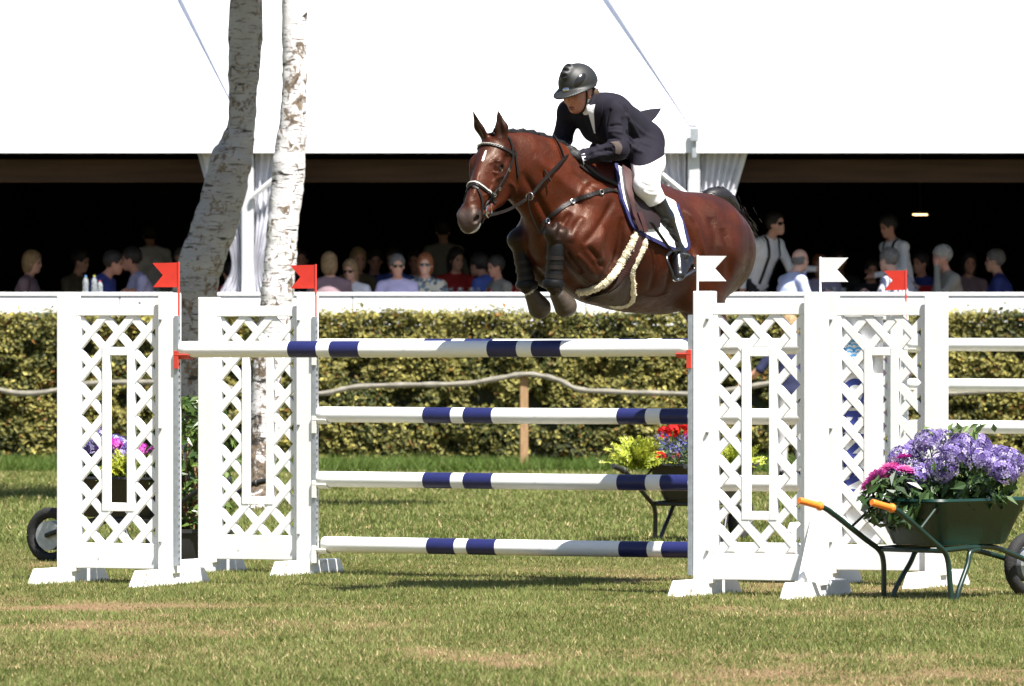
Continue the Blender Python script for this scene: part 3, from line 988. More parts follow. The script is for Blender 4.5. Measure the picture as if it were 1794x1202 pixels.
def curve_text(txt, size, mat_, name, parent, loc, rot):
    c = bpy.data.curves.new(name, 'FONT')
    c.body = txt
    c.size = size
    c.extrude = .0006
    c.offset = .008
    c.space_character = 1.06
    c.align_x = 'LEFT'
    c.align_y = 'CENTER'
    tmp = bpy.data.objects.new('tmp', c)
    COL.objects.link(tmp)
    dg = bpy.context.evaluated_depsgraph_get()
    me = bpy.data.meshes.new_from_object(tmp.evaluated_get(dg))
    bpy.data.objects.remove(tmp, do_unlink=True)
    me.materials.clear(); me.materials.append(mat_)
    o = link(name, me, parent, loc)
    o.rotation_euler = rot
    return o
M['print_navy'] = mat('print_navy', (.025, .045, .27), .5)
M['print_sky'] = mat('print_sky', (.10, .42, .80), .5)
def lettering(bd, side):
    xc = POSTW + .105
    curve_text('ORNAR', .225, M['print_navy'], 'lettering', bd, (side * xc, .0143, 1.275), (R(90), R(90), 0))
    # emblem: a disc of overlapping wave scales
    e = MB()
    cxm, czm, rr = side * xc, 1.46, .085
    for row in range(4):
        for kk in range(-2, 3):
            ax, az = cxm + (kk + .5 * (row % 2)) * .062, czm - .085 + row * .045
            for r0, r1 in ((.016, .024), (.034, .048)):
                for q in range(10):
                    a0, a1 = math.pi * (.12 + .76 * q / 10), math.pi * (.12 + .76 * (q + 1) / 10)
                    pl = [(ax + r * math.cos(a_), az + r * math.sin(a_)) for r, a_ in ((r0, a0), (r1, a0), (r1, a1), (r0, a1))]
                    if all((p[0] - cxm) ** 2 + (p[1] - czm) ** 2 < rr * rr for p in pl):
                        e.prism(pl, .0138, .0146)
    e.build('emblem', M['print_sky'], bd)

def pole(label, pl, pr, r=.05, bands=((.222, .279), (.305, .363), (.616, .673), (.702, .758)), group='striped poles of the near jump', navy='pole_navy'):
    """pole from point pl to pr, white shaft with painted bands"""
    d = pr - pl
    L = d.length
    o = MB()
    o.tube([(0, 0, 0), (.006, 0, 0), (.05, 0, 0), (L * .5, 0, -.004), (L - .05, 0, 0), (L - .006, 0, 0), (L, 0, 0)], [r * .9, r * .98, r, r, r, r * .98, r * .9], 24)
    ob = o.build('jump_pole', M['pole_white'], None, smooth=True)
    ob.location = pl
    ob.rotation_euler = d.to_track_quat('X', 'Z').to_euler()
    tag(ob, label, 'jump pole', group)
    for a_, b_ in bands:
        pts = [(L * (a_ + (b_ - a_) * i / 3), 0, -.004 * (1 - abs(2 * (a_ + (b_ - a_) * i / 3) - 1))) for i in range(4)]
        MB().tube(pts, r * 1.012, 24).build('painted_band', M[navy], ob, smooth=True)
    return ob

def flag(label, top_px, top_py, d, side, mt, zlow, w=.185, h=.155):
    """swallow-tailed pennant on a thin stick; side -1 flies left, +1 right"""
    p = P(top_px, top_py, d)
    root = empty('jump_flag', (p.x, p.y, zlow), -TH)
    tag(root, label, 'flag', 'flags on the jump wings')
    H = p.z - zlow
    MB().tube([(0, 0, 0), (0, 0, H)], .0075, 8).build('stick', M[mt], root, smooth=True)
    poly = [(0, H - .004), (side * w, H - .006), (side * w * .60, H - h * .52), (side * w * .98, H - h), (0, H - h)]
    MB().prism(poly, -.003, .003).build('pennant', M[mt], root)
    return root

# depth of the four pole-side posts
dL1, dR1, dL2, dR2 = 40.8, 39.2, 42.45, 40.85
def gpt(px, d): return Vector(((px - CX) * d / FPX, d, 0))
A1, B1, A2, B2 = gpt(312, dL1), gpt(1219, dR1), gpt(553, dL2), gpt(1436, dR2)
zc = lambda py, d: CAMZ - (py - HY) * d / FPX
ZT1, ZT2 = zc(612, dL1), zc(605, dL2)
backz = [zc(607, dL2), zc(726, dL2), zc(839, dL2), zc(953, dL2)]
make_wing('white lattice wing standing left of the leaning birch, red flag on its post', A1, -1, cups=((ZT1, 'red_plastic'),))
make_wing('white lattice wing in front of the sunlit birch, behind the top pole', A2, -1, cups=tuple((z, 'white_plastic') for z in backz))
make_wing('white lattice wing below the rider carrying the right end of the top pole', B1, 1, cups=((ZT1 + .01, 'red_plastic'),))
make_wing('white lattice wing with blue emblem and navy letters behind the green wheelbarrow', B2, 1, board=True, cups=tuple((z, 'white_plastic') for z in backz))
off = UX * .03 - UY * .012
def endpts(a, b, z0, z1):
    return a + off + Vector((0, 0, z0)), b - UX * .03 - UY * .012 + Vector((0, 0, z1))
pole('top front pole, white with four navy bands, right under the horse', *endpts(A1, B1, ZT1, ZT1 + .012))
names = ['highest rear pole, hidden behind the top front pole', 'second pole from the top, white with navy bands and grey scuffs', 'third pole from the top, white with navy bands and black scuff marks', 'lowest pole, white with navy bands just above the grass']
for z, nm in zip(backz, names):
    q0, q1 = endpts(A2, B2, z, z + .004)
    pole(nm, q0 + (UX * .035 if 'lowest' in nm else Vector((0, 0, 0))), q1)
flag('red swallow-tailed flag on the leftmost wing, pointing left', 313, 459, dL1, -1, 'red_paint', 1.55)
flag('red swallow-tailed flag in front of the sunlit birch trunk', 553, 463, dL2, -1, 'red_paint', 1.55)
flag('white swallow-tailed flag in front of the bay horse rump', 1222, 447, dR1, 1, 'white_paint', 1.55, w=.19)
flag('white swallow-tailed flag beside the man in the pale blue shirt', 1437, 450, dR2, 1, 'white_paint', 1.55, w=.19)

# the next jump behind, at the right
dF = 51.0
A5 = gpt(1588, dF)
make_wing('farther white lattice wing with a metal track, seen behind the lettered wing', A5, -1, cups=tuple((z, 'white_plastic') for z in (1.47, 1.16, .84, .52)), group='wings of the farther jump')
B5 = A5 + UX * 3.55
make_wing('farther white lattice wing beyond the right picture edge', B5, 1, group='wings of the farther jump')
for z, nm in ((1.47, 'topmost'), (1.16, 'second'), (.84, 'third'), (.52, 'lowest')):
    pole('%s white pole of the farther jump at right' % nm, *endpts(A5, B5, z, z), bands=((.30, .36), (.62, .68)), group='poles of the farther jump')
flag('red swallow-tailed flag in front of the man in the striped shirt', 1587, 473, dF, -1, 'red_paint', 1.5)
# ------------------------------------------------------------------ horse
AL = R(45)
HS, HC = math.sin(AL), math.cos(AL)
HO = P(1140, HY, 40.1); HO.z = 0            # horse origin on the ground below its barrel
def HL(px, py, l):
    """local (forward, left, up) of the point seen at a photo pixel, lying l to the left of the horse's median plane"""
    k = (px - CX) / FPX
    f = (HO.x + l * HC - k * (HO.y - l * HS)) / (HS - k * HC)
    d = HO.y - f * HC - l * HS
    return np.array([f, l, CAMZ - (py - HY) * d / FPX])
def to_world(p):
    p = np.asarray(p)
    f, l, u = p[..., 0], p[..., 1], p[..., 2]
    return np.stack([HO.x - f * HS + l * HC, HO.y - f * HC - l * HS, u], -1)
def to_local(w):
    w = np.asarray(w)
    x, y = w[..., 0] - HO.x, w[..., 1] - HO.y
    return np.stack([-x * HS - y * HC, x * HC - y * HS, w[..., 2]], -1)
LX = np.array([0, 1.0, 0])

hf = Field((-1.05, -.62, .55), (1.75, .62, 3.05), .0075)
# trunk: (px, py, radius, side squash)
def body(pts, k=.12, tg=0):
    L = [(HL(a, b_, 0), r, s) for a, b_, r, s in pts]
    for (p, r, s), (q, r2, s2) in zip(L[:-1], L[1:]):
        hf.cone(p, q, r, r2, k, 0.0, tg, flat=(LX, (s + s2) / 2))
body([(1035, 412, .345, .74), (1068, 412, .405, .70), (1115, 430, .370, .80), (1160, 441, .345, .86), (1198, 441, .305, .95)])
body([(1198, 438, .300, .98), (1230, 434, .285, .98), (1248, 442, .25, .98)], .14)
body([(985, 415, .235, .98), (1040, 425, .33, .80)], .10)                                                        # breast
body([(1030, 385, .325, .66), (985, 345, .275, .58), (945, 312, .228, .52), (908, 290, .178, .52), (886, 277, .135, .58)], .08)   # neck
def E(px, py, l, r, k=.05, M_=None, paint=0.0, tg=0, sub=False):
    hf.ell(HL(px, py, l), r, k, M_, paint, tg, sub)
def rotu(deg):
    c, s = math.cos(R(deg)), math.sin(R(deg))          # rotation in the forward-up plane
    return [[c, 0, s], [0, 1, 0], [-s, 0, c]]
for s in (1, -1):
    sh = HL(1140, 400, 0)
    def Q(px, py, l):                                   # mirror a left-side feature for the other side
        p = HL(px, py, l).copy(); p[1] *= s; return p
    # shoulder blade, point of shoulder, upper arm, elbow
    hf.ell(Q(1058, 392, .22), (.15, .075, .27), .07, rotu(-28))
    hf.ell(Q(1020, 410, .20), (.12, .10, .16), .05, rotu(20))
    hf.cone(Q(1012, 425, .19), Q(1052, 478, .19), .115, .105, .05)
    hf.ell(Q(1058, 470, .20), (.13, .07, .10), .04)
    # haunch, thigh, flank hollow
    hf.ell(Q(1226, 428, .15), (.25, .13, .25), .09)
    hf.ell(Q(1240, 464, .15), (.20, .12, .25), .08)
    hf.ell(Q(1222, 490, .19), (.17, .085, .22), .07, rotu(25))
    hf.ell(Q(1205, 395, .20), (.05, .05, .05), .05)                          # point of hip
    hf.ell(Q(1192, 440, .345), (.10, .05, .15), .07, sub=True, tg=None, paint=None)
    # ribs swell
    hf.ell(Q(1130, 432, .14), (.36, .20, .28), .10)
    # groove before the shoulder, jugular furrow
    hf.ell(Q(1000, 388, .155), (.10, .05, .09), .05, rotu(30))
    hf.ell(Q(1088, 428, .335), (.022, .03, .20), .09, rotu(-14), sub=True, tg=None, paint=None)
    hf.ell(Q(1040, 440, .255), (.10, .05, .15), .05, rotu(-35))
    hf.ell(Q(1022, 455, .285), (.02, .02, .13), .06, rotu(-40), sub=True, tg=None, paint=None)
    hf.cone(Q(1195, 372, .20), Q(1215, 470, .33), .008, .010, .07)
# ---- forelegs, folded
def leg(pts, rs, k=.03, paints=None):
    for i in range(len(pts) - 1):
        hf.cone(pts[i], pts[i + 1], rs[i], rs[i + 1], k, paints[i] if paints else 1.0, 0)
KN = {}
for s, e, kn, ft, pa, ho in ((1, (1040, 470), (972, 408), (967, 498), (976, 516), (992, 538)), (-1, (958, 470), (908, 420), (921, 500), (932, 516), (944, 537))):
    l = .19 * s
    e, kn = HL(*e, l), HL(*kn, l * .98)
    ft, pa, ho = HL(*ft, l * .85), HL(*pa, l * .84), HL(*ho, l * .83)
    KN[s] = (e, kn, ft, pa, ho)
    hf.cone(e, kn, .108, .060, .05, .62)
    m1 = e * .62 + kn * .38
    hf.ell(m1, (.13, .075, .085), .04, rotu(30), .5)
    hf.ell(kn, (.062, .052, .062), .03, None, .95)
    hf.ell(kn + np.array([.028, 0, -.005]), (.04, .042, .045), .02, None, 1.0)
    hf.cone(kn, ft, .044, .036, .02, 1.0)
    hf.cone(kn * .9 + ft * .1 + np.array([-.03, 0, 0]), ft + np.array([-.02, 0, 0]), .018, .022, .02, 1.0)
    hf.ell(ft, (.047, .040, .045), .02, None, 1.0)
    hf.cone(ft, pa, .036, .034, .02, .9)
    # hoof: flaring cone with a flat sole
    ax = (ho - pa) / np.linalg.norm(ho - pa)
    hf.cone(pa + ax * .012, pa + ax * .098, .048, .070, .010, 0, 1)
# ---- hind legs, trailing behind the right wing
for s, st, hk, ft, pa, ho in ((1, (1226, 505), (1262, 580), (1240, 650), (1246, 670), (1250, 692)), (-1, (1190, 490), (1232, 572), (1224, 640), (1232, 660), (1238, 680))):
    l = .16 * s
    st, hk, ft, pa, ho = HL(*st, l), HL(*hk, l * .85), HL(*ft, l * .8), HL(*pa, l * .8), HL(*ho, l * .8)
    KN[s * 2] = (st, hk, ft, pa, ho)
    hf.cone(HL(1245, 450, l), st, .19, .13, .07, 0)
    hf.cone(st, hk, .125, .058, .05, .25)
    hf.ell(hk, (.062, .05, .065), .03, None, .9)
    hf.cone(hk, ft, .044, .038, .02, 1.0)
    hf.ell(ft, (.046, .04, .044), .02, None, 1.0)
    hf.cone(ft, pa, .036, .035, .02, .9)
    ax = (ho - pa) / np.linalg.norm(ho - pa)
    hf.cone(pa + ax * .015, pa + ax * .09, .046, .062, .010, 0, 1)
# ---- head
BE, TT = R(25), R(57)
hd_h = to_local(np.array([HO.x - math.sin(BE), HO.y - math.cos(BE), 0.0])); hd_h[2] = 0
hd_b = to_local(np.array([HO.x + math.cos(BE), HO.y - math.sin(BE), 0.0])); hd_b[2] = 0
upv = np.array([0, 0, 1.0])
roll = R(4)
hd_a = math.cos(TT) * hd_h - math.sin(TT) * upv
hd_c = math.sin(TT) * hd_h + math.cos(TT) * upv
hd_a, hd_b = hd_a * math.cos(roll) - hd_b * math.sin(roll), hd_b * math.cos(roll) + hd_a * math.sin(roll)
HP = HL(868, 243, 0)
HM = np.stack([hd_a, hd_b, hd_c])
def HD(a, b_, c): return HP + hd_a * a + hd_b * b_ + hd_c * c
def he(a, b_, c, r, k=.03, paint=0.0, tg=0, sub=False, rot=None): hf.ell(HD(a, b_, c), r, k, HM if rot is None else rot @ HM, paint, tg, sub)
he(.06, 0, -.035, (.105, .092, .085), .05)
he(.15, 0, -.045, (.13, .098, .085), .04)
for i in range(1):
    hf.cone(HD(.16, 0, -.035), HD(.50, 0, -.018), .092, .060, .04, .0, 0, flat=(hd_b, .86))
hf.cone(HD(.20, 0, .012), HD(.47, 0, .018), .052, .036, .03, .05, 0, flat=(hd_b, .75))          # nasal bone
for s in (1, -1):
    he(.225, s * .056, -.140, (.135, .036, .118), .045)                                            # cheek
    hf.cone(HD(.30, s * .044, -.185), HD(.51, s * .030, -.082), .038, .030, .03)                   # jaw
    he(.178, s * .085, .000, (.052, .024, .034), .022, .25)
    he(.232, s * .084, -.020, (.034, .018, .022), .015, .2)                                        # brow over the eye
    hf.cone(HD(.26, s * .078, -.045), HD(.40, s * .052, -.040), .012, .008, .03)                   # facial crest
    he(.125, s * .098, -.03, (.03, .012, .02), .03, None, None, True)
    he(.545, s * .036, -.012, (.056, .038, .050), .025, .75)                                       # nostril wing
he(.560, 0, -.030, (.070, .056, .055), .035, .8)                                                   # muzzle
he(.605, 0, -.045, (.035, .045, .040), .02, .9)                                                    # upper lip
he(.560, 0, -.090, (.048, .042, .036), .03, .85)                                                   # chin
for s in (1, -1):
    he(.565, s * .056, -.004, (.030, .016, .019), .008, 1.0, 0, True)                              # nostril
    hf.cone(HD(.60, s * .03, -.072), HD(.535, s * .052, -.066), .006, .006, .008, 1.0, 0, sub=True)   # mouth line
    he(.200, s * .094, -.012, (.026, .018, .020), .006, 1.0, 0, True)                              # eye socket
# ears
for bpx, bpy_, tpx, tpy, s in ((876, 250, 871, 201, 1), (850, 250, 828, 204, -1)):
    c0, c1 = HD(.015, s * .05, .02), None
    k0 = HL(bpx, bpy_, 0); k1 = HL(tpx, tpy, 0)
    c1 = c0 + (k1 - k0) * 1.02
    ax = (c1 - c0) / np.linalg.norm(c1 - c0)
    fw = hd_h * .85 + hd_b * s * .5
    fw = fw - ax * (fw @ ax); fw /= np.linalg.norm(fw)
    m1 = c0 * .6 + c1 * .4 + hd_b * s * .012
    hf.cone(c0 - ax * .02, m1, .036, .040, .02, .35, 0, flat=(fw, .55))
    hf.cone(m1, c1, .038, .008, .012, .75, 0, flat=(fw, .55))
    hf.cone(c0 + ax * .03 + fw * .032, c0 * .2 + c1 * .8 + fw * .014, .022, .006, .010, .6, 0, flat=(fw, .9), sub=True)
hV, hF_, hPt, hT = hf.mesh()
hV = relax(hV, hF_, 2, .4)
# muscle lines, flank fold and veins worked into the skin
_w0 = to_world(hV) - np.array(HO)
_bv = BVHTree.FromPolygons([tuple(p) for p in _w0], [tuple(f) for f in hF_])
_N = normals(hV, hF_)
def skin_line(px, n=16):
    out = []
    for q in spline(px, n):
        d = (P(q[0], q[1], 40.0) - Vector((0, 0, CAMZ))).normalized()
        h, nn, _, _ = _bv.ray_cast(Vector((0, 0, CAMZ)) - HO, d)
        if h is None: h = _bv.find_nearest(P(q[0], q[1], 39.9) - HO)[0]
        out.append(to_local(np.array(h + HO)))
    return out
for px, amp, wd in (
    ([(1196, 366), (1212, 385), (1224, 412), (1230, 440), (1236, 470)], .014, .022), ([(1186, 372), (1200, 392), (1212, 420), (1218, 450)], -.014, .030),
    ([(1243, 380), (1252, 410), (1250, 450)], -.008, .030), ([(1265, 400), (1278, 440), (1276, 490)], -.010, .028),
    ([(1075, 350), (1060, 380), (1040, 410), (1022, 428)], -.010, .022), ([(1090, 380), (1088, 420), (1078, 455), (1062, 480)], -.014, .022),
    ([(1060, 400), (1050, 430), (1052, 460)], .010, .030), ([(1030, 432), (1045, 450), (1058, 472)], -.012, .016), ([(1012, 445), (1030, 465), (1045, 485)], .008, .016),
    ([(1000, 372), (985, 395), (978, 420)], -.012, .020), ([(1022, 380), (1008, 400), (1000, 425)], .010, .025), ([(990, 440), (1005, 462), (1020, 480)], -.010, .015),
    ([(915, 300), (935, 335), (955, 372), (968, 400)], -.012, .022), ([(935, 275), (965, 300), (1000, 330), (1030, 350)], .007, .035), ([(1000, 300), (1030, 325), (1060, 345)], -.006, .020),
    ([(1120, 450), (1110, 490), (1095, 520)], -.006, .03), ([(1150, 430), (1148, 470), (1138, 510)], -.005, .02), ([(1172, 440), (1172, 480), (1162, 515)], -.005, .02),
    ([(1010, 470), (1025, 488), (1050, 502)], .005, .008), ([(1105, 505), (1140, 520), (1175, 512)], .005, .007), ([(1060, 425), (1045, 440), (1040, 462)], .004, .006),
    ([(862, 322), (872, 312), (884, 306)], .006, .010), ([(845, 345), (858, 335), (868, 320)], .005, .007), ([(890, 318), (902, 330), (900, 350)], .006, .012), ([(838, 300), (834, 325), (830, 345)], .004, .010),
    ([(858, 288), (866, 282), (880, 284)], .006, .007), ([(862, 301), (872, 304), (882, 299)], .005, .006)):
    sculpt(hV, _N, skin_line(px), amp * 1.5, wd)
hV = relax(hV, hF_, 1, .3)
# coat colours: bay body, black points, dark muzzle, white star on the forehead
bay, black = np.array([.043, .0070, .0016]), np.array([.0045, .0036, .0036])
loc = (hV - HP) @ HM.T
w = np.clip(hPt, 0, 1)[:, None]
w = w * w * (3 - 2 * w)
u_ = hV[:, 2]
dk = np.clip((fbm(hV[:, 0] * 2.2 + 5, hV[:, 2] * 2.2 + hV[:, 1] * 2 + 9, 41, 4) - .45) * 1.2, -.25, .35)
base = bay[None] * (1 - dk[:, None])
hcol = base * (1 - w) + black[None] * w
crest = np.exp(-((loc[:, 1]) / .05) ** 2) * np.clip((loc[:, 2] - .0) / .03, 0, 1) * ((loc[:, 0] > .1) & (loc[:, 0] < .5))
hcol = hcol * (1 - .45 * crest[:, None]) + .45 * crest[:, None] * np.array([.05, .016, .010])
star_d = np.sqrt((loc[:, 1] - .006 - .10 * (loc[:, 0] - .16)) ** 2 * 14 + (np.clip(np.abs(loc[:, 0] - .165) - .030, 0, 1)) ** 2 * 3) + .010 * fbm(loc[:, 0] * 60, loc[:, 1] * 60, 12, 2)
st = np.clip((.030 - star_d) / .008, 0, 1) * (loc[:, 2] > 0) * (loc[:, 0] < .3) * (loc[:, 0] > 0)
hcol = hcol * (1 - st[:, None]) + st[:, None] * np.array([.75, .72, .68])
nose = np.clip((loc[:, 0] - .50) / .06, 0, 1) * (np.abs(loc[:, 1]) < .12) * (np.abs(loc[:, 2] + .03) < .12)
gr = np.array([.055, .040, .036])
hcol = hcol * (1 - .75 * nose[:, None]) + .75 * nose[:, None] * gr
foam = np.clip(fbm(loc[:, 0] * 45, loc[:, 2] * 45 + loc[:, 1] * 30, 14, 2) - .40, 0, .3) / .2 * (loc[:, 0] > .545) * (loc[:, 2] < -.055) * (loc[:, 2] > -.115) * (loc[:, 1] > .0) * (np.abs(loc[:, 1]) < .1)
hcol = hcol * (1 - np.clip(foam, 0, .8)[:, None]) + np.clip(foam, 0, .8)[:, None] * np.array([.7, .7, .68])
for s in (1,):                                            # white fetlock on the far foreleg
    q = np.linalg.norm(hV - (KN[-1][2] * .35 + KN[-1][3] * .65), axis=1)
    ws = np.clip((.045 - q) / .01, 0, 1)[:, None] * .8
    hcol = hcol * (1 - ws) + ws * np.array([.6, .58, .55])

def coat_mat():
    m = mat('bay_coat', (1, 1, 1), .40, var=.34, scale=6, attr='Col', bump=.2, bscale=15, sheen=.0, spec=.30)
    nt = m.node_tree
    b = nt.nodes['Principled BSDF']
    rn_ = nt.nodes.new('ShaderNodeTexNoise'); rn_.inputs['Scale'].default_value = 17; rn_.inputs['Detail'].default_value = 9; rn_.inputs['Roughness'].default_value = .7
    rt_ = nt.nodes.new('ShaderNodeTexCoord'); nt.links.new(rt_.outputs['Object'], rn_.inputs['Vector'])
    rm_ = nt.nodes.new('ShaderNodeMapRange'); rm_.inputs['From Min'].default_value = .35; rm_.inputs['From Max'].default_value = .65; rm_.inputs['To Min'].default_value = .36; rm_.inputs['To Max'].default_value = .58
    nt.links.new(rn_.outputs['Fac'], rm_.inputs['Value']); nt.links.new(rm_.outputs[0], b.inputs['Roughness'])
    b.inputs['Specular Tint'].default_value = (1, .72, .55, 1)
    b.inputs['Coat Weight'].default_value = .04
    b.inputs['Coat Roughness'].default_value = .27
    # short hair: fine stretched grain over broad muscle relief
    tc = nt.nodes.new('ShaderNodeTexCoord')
    mp = nt.nodes.new('ShaderNodeMapping'); mp.inputs['Scale'].default_value = (60, 60, 18); mp.inputs['Rotation'].default_value = (0, .5, .6)
    n2 = nt.nodes.new('ShaderNodeTexNoise'); n2.inputs['Scale'].default_value = 3; n2.inputs['Detail'].default_value = 3
    nt.links.new(tc.outputs['Object'], mp.inputs[0]); nt.links.new(mp.outputs[0], n2.inputs['Vector'])
    old = b.inputs['Normal'].links[0].from_node
    bp = nt.nodes.new('ShaderNodeBump'); bp.inputs['Strength'].default_value = .5; bp.inputs['Distance'].default_value = .006
    nt.links.new(n2.outputs['Fac'], bp.inputs['Height']); nt.links.new(old.outputs[0], bp.inputs['Normal'])
    nt.links.new(bp.outputs[0], b.inputs['Normal'])
    return m
M['coat'] = coat_mat()
M['hoof'] = mat('hoof', (.040, .027, .018), .55, var=.35, scale=14, bump=.2)
M['black_hair'] = mat('black_hair', (.010, .008, .008), .42, var=.3, scale=30)
M['eye'] = mat('eye', (.008, .004, .003), .06, spec=.8)
hW = to_world(hV).astype(np.float32) - np.array(HO, dtype=np.float32)
horse = empty('horse', HO)
tag(horse, 'bay horse with a white star jumping over the striped poles', 'horse')
fT = hT[hF_].max(1)
horse_me = mesh_np('body', hW, hF_, [M['coat'], M['hoof']], midx=(fT == 1).astype(int), colors=hcol)
link('body', horse_me, horse)
BV = BVHTree.FromPolygons([tuple(p) for p in hW], [tuple(f) for f in hF_])
def LW(p): return Vector(to_world(np.array(p))) - HO
for s in (1, -1):
    c = LW(HD(.200, s * .078, -.012))
    e_ = MB().lathe([(.024 * math.sin(math.pi * (i + .5) / 10), -.024 * math.cos(math.pi * (i + .5) / 10)) for i in range(10)], tuple(c), 14)
    e_.build('eye', M['eye'], horse, smooth=True)
# mane: a hogged, plaited crest from the poll to the withers, and a forelock
def hit(px, py):
    """first point of the horse's skin seen at a photo pixel (relative to the horse's origin)"""
    p1 = P(px, py, 40.0)
    o = Vector((0, 0, CAMZ)) - HO
    d = (p1 - Vector((0, 0, CAMZ))).normalized()
    h, n, i, _ = BV.ray_cast(o, d)
    if h is None:
        h, n, i, _ = BV.find_nearest(P(px, py, 39.9) - HO)
    return h, n
def near(p):
    h, n, i, _ = BV.find_nearest(Vector(p))
    return h, n
def strands(n, base_fn, length, spread, r, seed):
    rng = np.random.default_rng(seed)
    o = MB()
    for i in range(n):
        b0, dr = base_fn(rng)
        L = length * rng.uniform(.6, 1.15)
        pts, q = [], Vector(b0)
        d = Vector(dr)
        for j in range(4):
            pts.append(tuple(q))
            q = q + d * (L / 3)
            d = (d + Vector(rng.normal(size=3)) * spread + Vector((0, 0, -.18))).normalized()
        o.tube(pts, [r, r * .9, r * .7, r * .25], 4, cap=False)
    return o
crest_pts = []
for px, py in ((880, 243), (900, 236), (925, 234), (950, 238), (975, 246), (1000, 256), (1030, 272), (1056, 287)):
    l0 = HL(px, py, 0)
    h, n = near(LW(l0 + np.array([0, 0, .03])))
    crest_pts.append((h, n))
plait = MB()
cs = spline([tuple(h + n * .004) for h, n in crest_pts], 30)
plait.tube(cs, [.017 + .006 * math.sin(i * 2.1) for i in range(30)], 7)
mane = plait.build('mane', M['black_hair'], horse, smooth=True)
def mane_base(rng):
    i = rng.integers(0, 29); t = rng.random()
    p = Vector(cs[i]).lerp(Vector(cs[i + 1]), t)
    sd = LW((0, 1, 0)) - LW((0, 0, 0))
    return p + sd * rng.normal() * .008, (sd * rng.normal() * .5 + Vector((0, 0, 1)) * .8).normalized()
strands(500, mane_base, .017, .35, .0024, 4).build('mane_hair', M['black_hair'], mane)
def fl_base(rng):
    p = HD(.0 + .02 * rng.random(), rng.normal() * .022, .03)
    d = LW(hd_a + .25 * hd_c + .25 * hd_b * rng.normal()) - LW((0, 0, 0))
    return LW(p), d.normalized()
strands(60, fl_base, .075, .10, .0028, 6).build('forelock', M['black_hair'], horse)
# tail carried over the croup
tl = [LW(HL(a, b_, 0)) for a, b_ in ((1238, 368), (1240, 349), (1262, 344), (1284, 360), (1296, 386), (1304, 402), (1312, 410), (1320, 416))]
ts = [Vector(q) for q in spline([tuple(p) for p in tl], 26)]
MB().tube(ts, [.03 + .035 * math.sin(math.pi * min(1, i / 13)) - .0008 * i for i in range(26)], 9).build('tail', M['black_hair'], horse, smooth=True)
def tail_base(rng):
    i = rng.integers(0, 20)
    d = (ts[i + 3] - ts[i]).normalized()
    return ts[i] + Vector(rng.normal(size=3)) * .03, d
strands(420, tail_base, .06, .03, .003, 8).build('tail_hair', M['black_hair'], horse)
def tail_base2(rng):
    p = LW(HL(1190 + 20 * rng.random(), 520 + 6 * rng.random(), -.05))
    return p, Vector((-.25 + .1 * rng.normal(), 0, -1)).normalized()
# ------------------------------------------------------------------ saddle, bridle, girth, breastplate, leg boots
M['tack'] = mat('tack', (.010, .007, .006), .48, var=.3, scale=25, bump=.15, bscale=120, spec=.3)
M['saddle_leather'] = mat('saddle_leather', (.015, .006, .0055), .4, var=.3, scale=12, bump=.12, bscale=90)
M['girth_leather'] = mat('girth_leather', (.038, .010, .008), .45, var=.3, scale=18)
M['guard'] = mat('guard', (.030, .016, .016), .42, var=.3, scale=10, bump=.15)
M['pad_white'] = mat('pad_white', (.80, .80, .82), .8, var=.03, scale=30, bump=.25, bscale=160)
M['pad_navy'] = mat('pad_navy', (.010, .011, .075), .7, var=.1, scale=30)
M['fleece'] = mat('fleece', (.72, .64, .46), .95, var=.22, scale=60, bump=.8, bscale=120)
M['steel'] = mat('steel', (.55, .55, .55), .22, metal=1.0)
M['strap_white'] = mat('strap_white', (.42, .40, .37), .5)
M['boot_black'] = mat('boot_black', (.005, .005, .006), .48, var=.3, scale=18, bump=.12, bscale=60, spec=.2)

def skin_path(px, off=.004, n=40):
    """samples on the horse's skin below a path of photo pixels"""
    out = []
    for q in spline(px, n):
        h, nn = hit(q[0], q[1])
        out.append((h + nn * off, nn))
    # even out jumps in the normals
    for _ in range(3):
        out = [(out[i][0] if i in (0, len(out) - 1) else out[i - 1][0] * .25 + out[i][0] * .5 + out[i + 1][0] * .25,
                (out[max(i - 1, 0)][1] + out[i][1] + out[min(i + 1, len(out) - 1)][1]).normalized()) for i in range(len(out))]
    return out
def ribbon(path, w, t=.004):
    """flat strap along samples (point, normal)"""
    G, N = [], []
    for i, (p, nn) in enumerate(path):
        d = (path[min(i + 1, len(path) - 1)][0] - path[max(i - 1, 0)][0]).normalized()
        s = d.cross(nn).normalized() * (w / 2)
        G.append([p - s, p + s]); N.append([nn, nn])
    return MB().sheet(G, N, -t, t)
def strap(px, w, name, m_, parent, off=.006, n=40, t=.003):
    return ribbon(skin_path(px, off, n), w, t).build(name, M[m_], parent, fix=True)
def ring(c, nrm, r, t, name, m_, parent, n=20):
    nrm = Vector(nrm).normalized()
    a = nrm.orthogonal().normalized(); b_ = nrm.cross(a)
    pts = [Vector(c) + (a * math.cos(2 * math.pi * i / n) + b_ * math.sin(2 * math.pi * i / n)) * r for i in range(n + 1)]
    return MB().tube(pts, t, 6, cap=False).build(name, M[m_], parent, smooth=True)

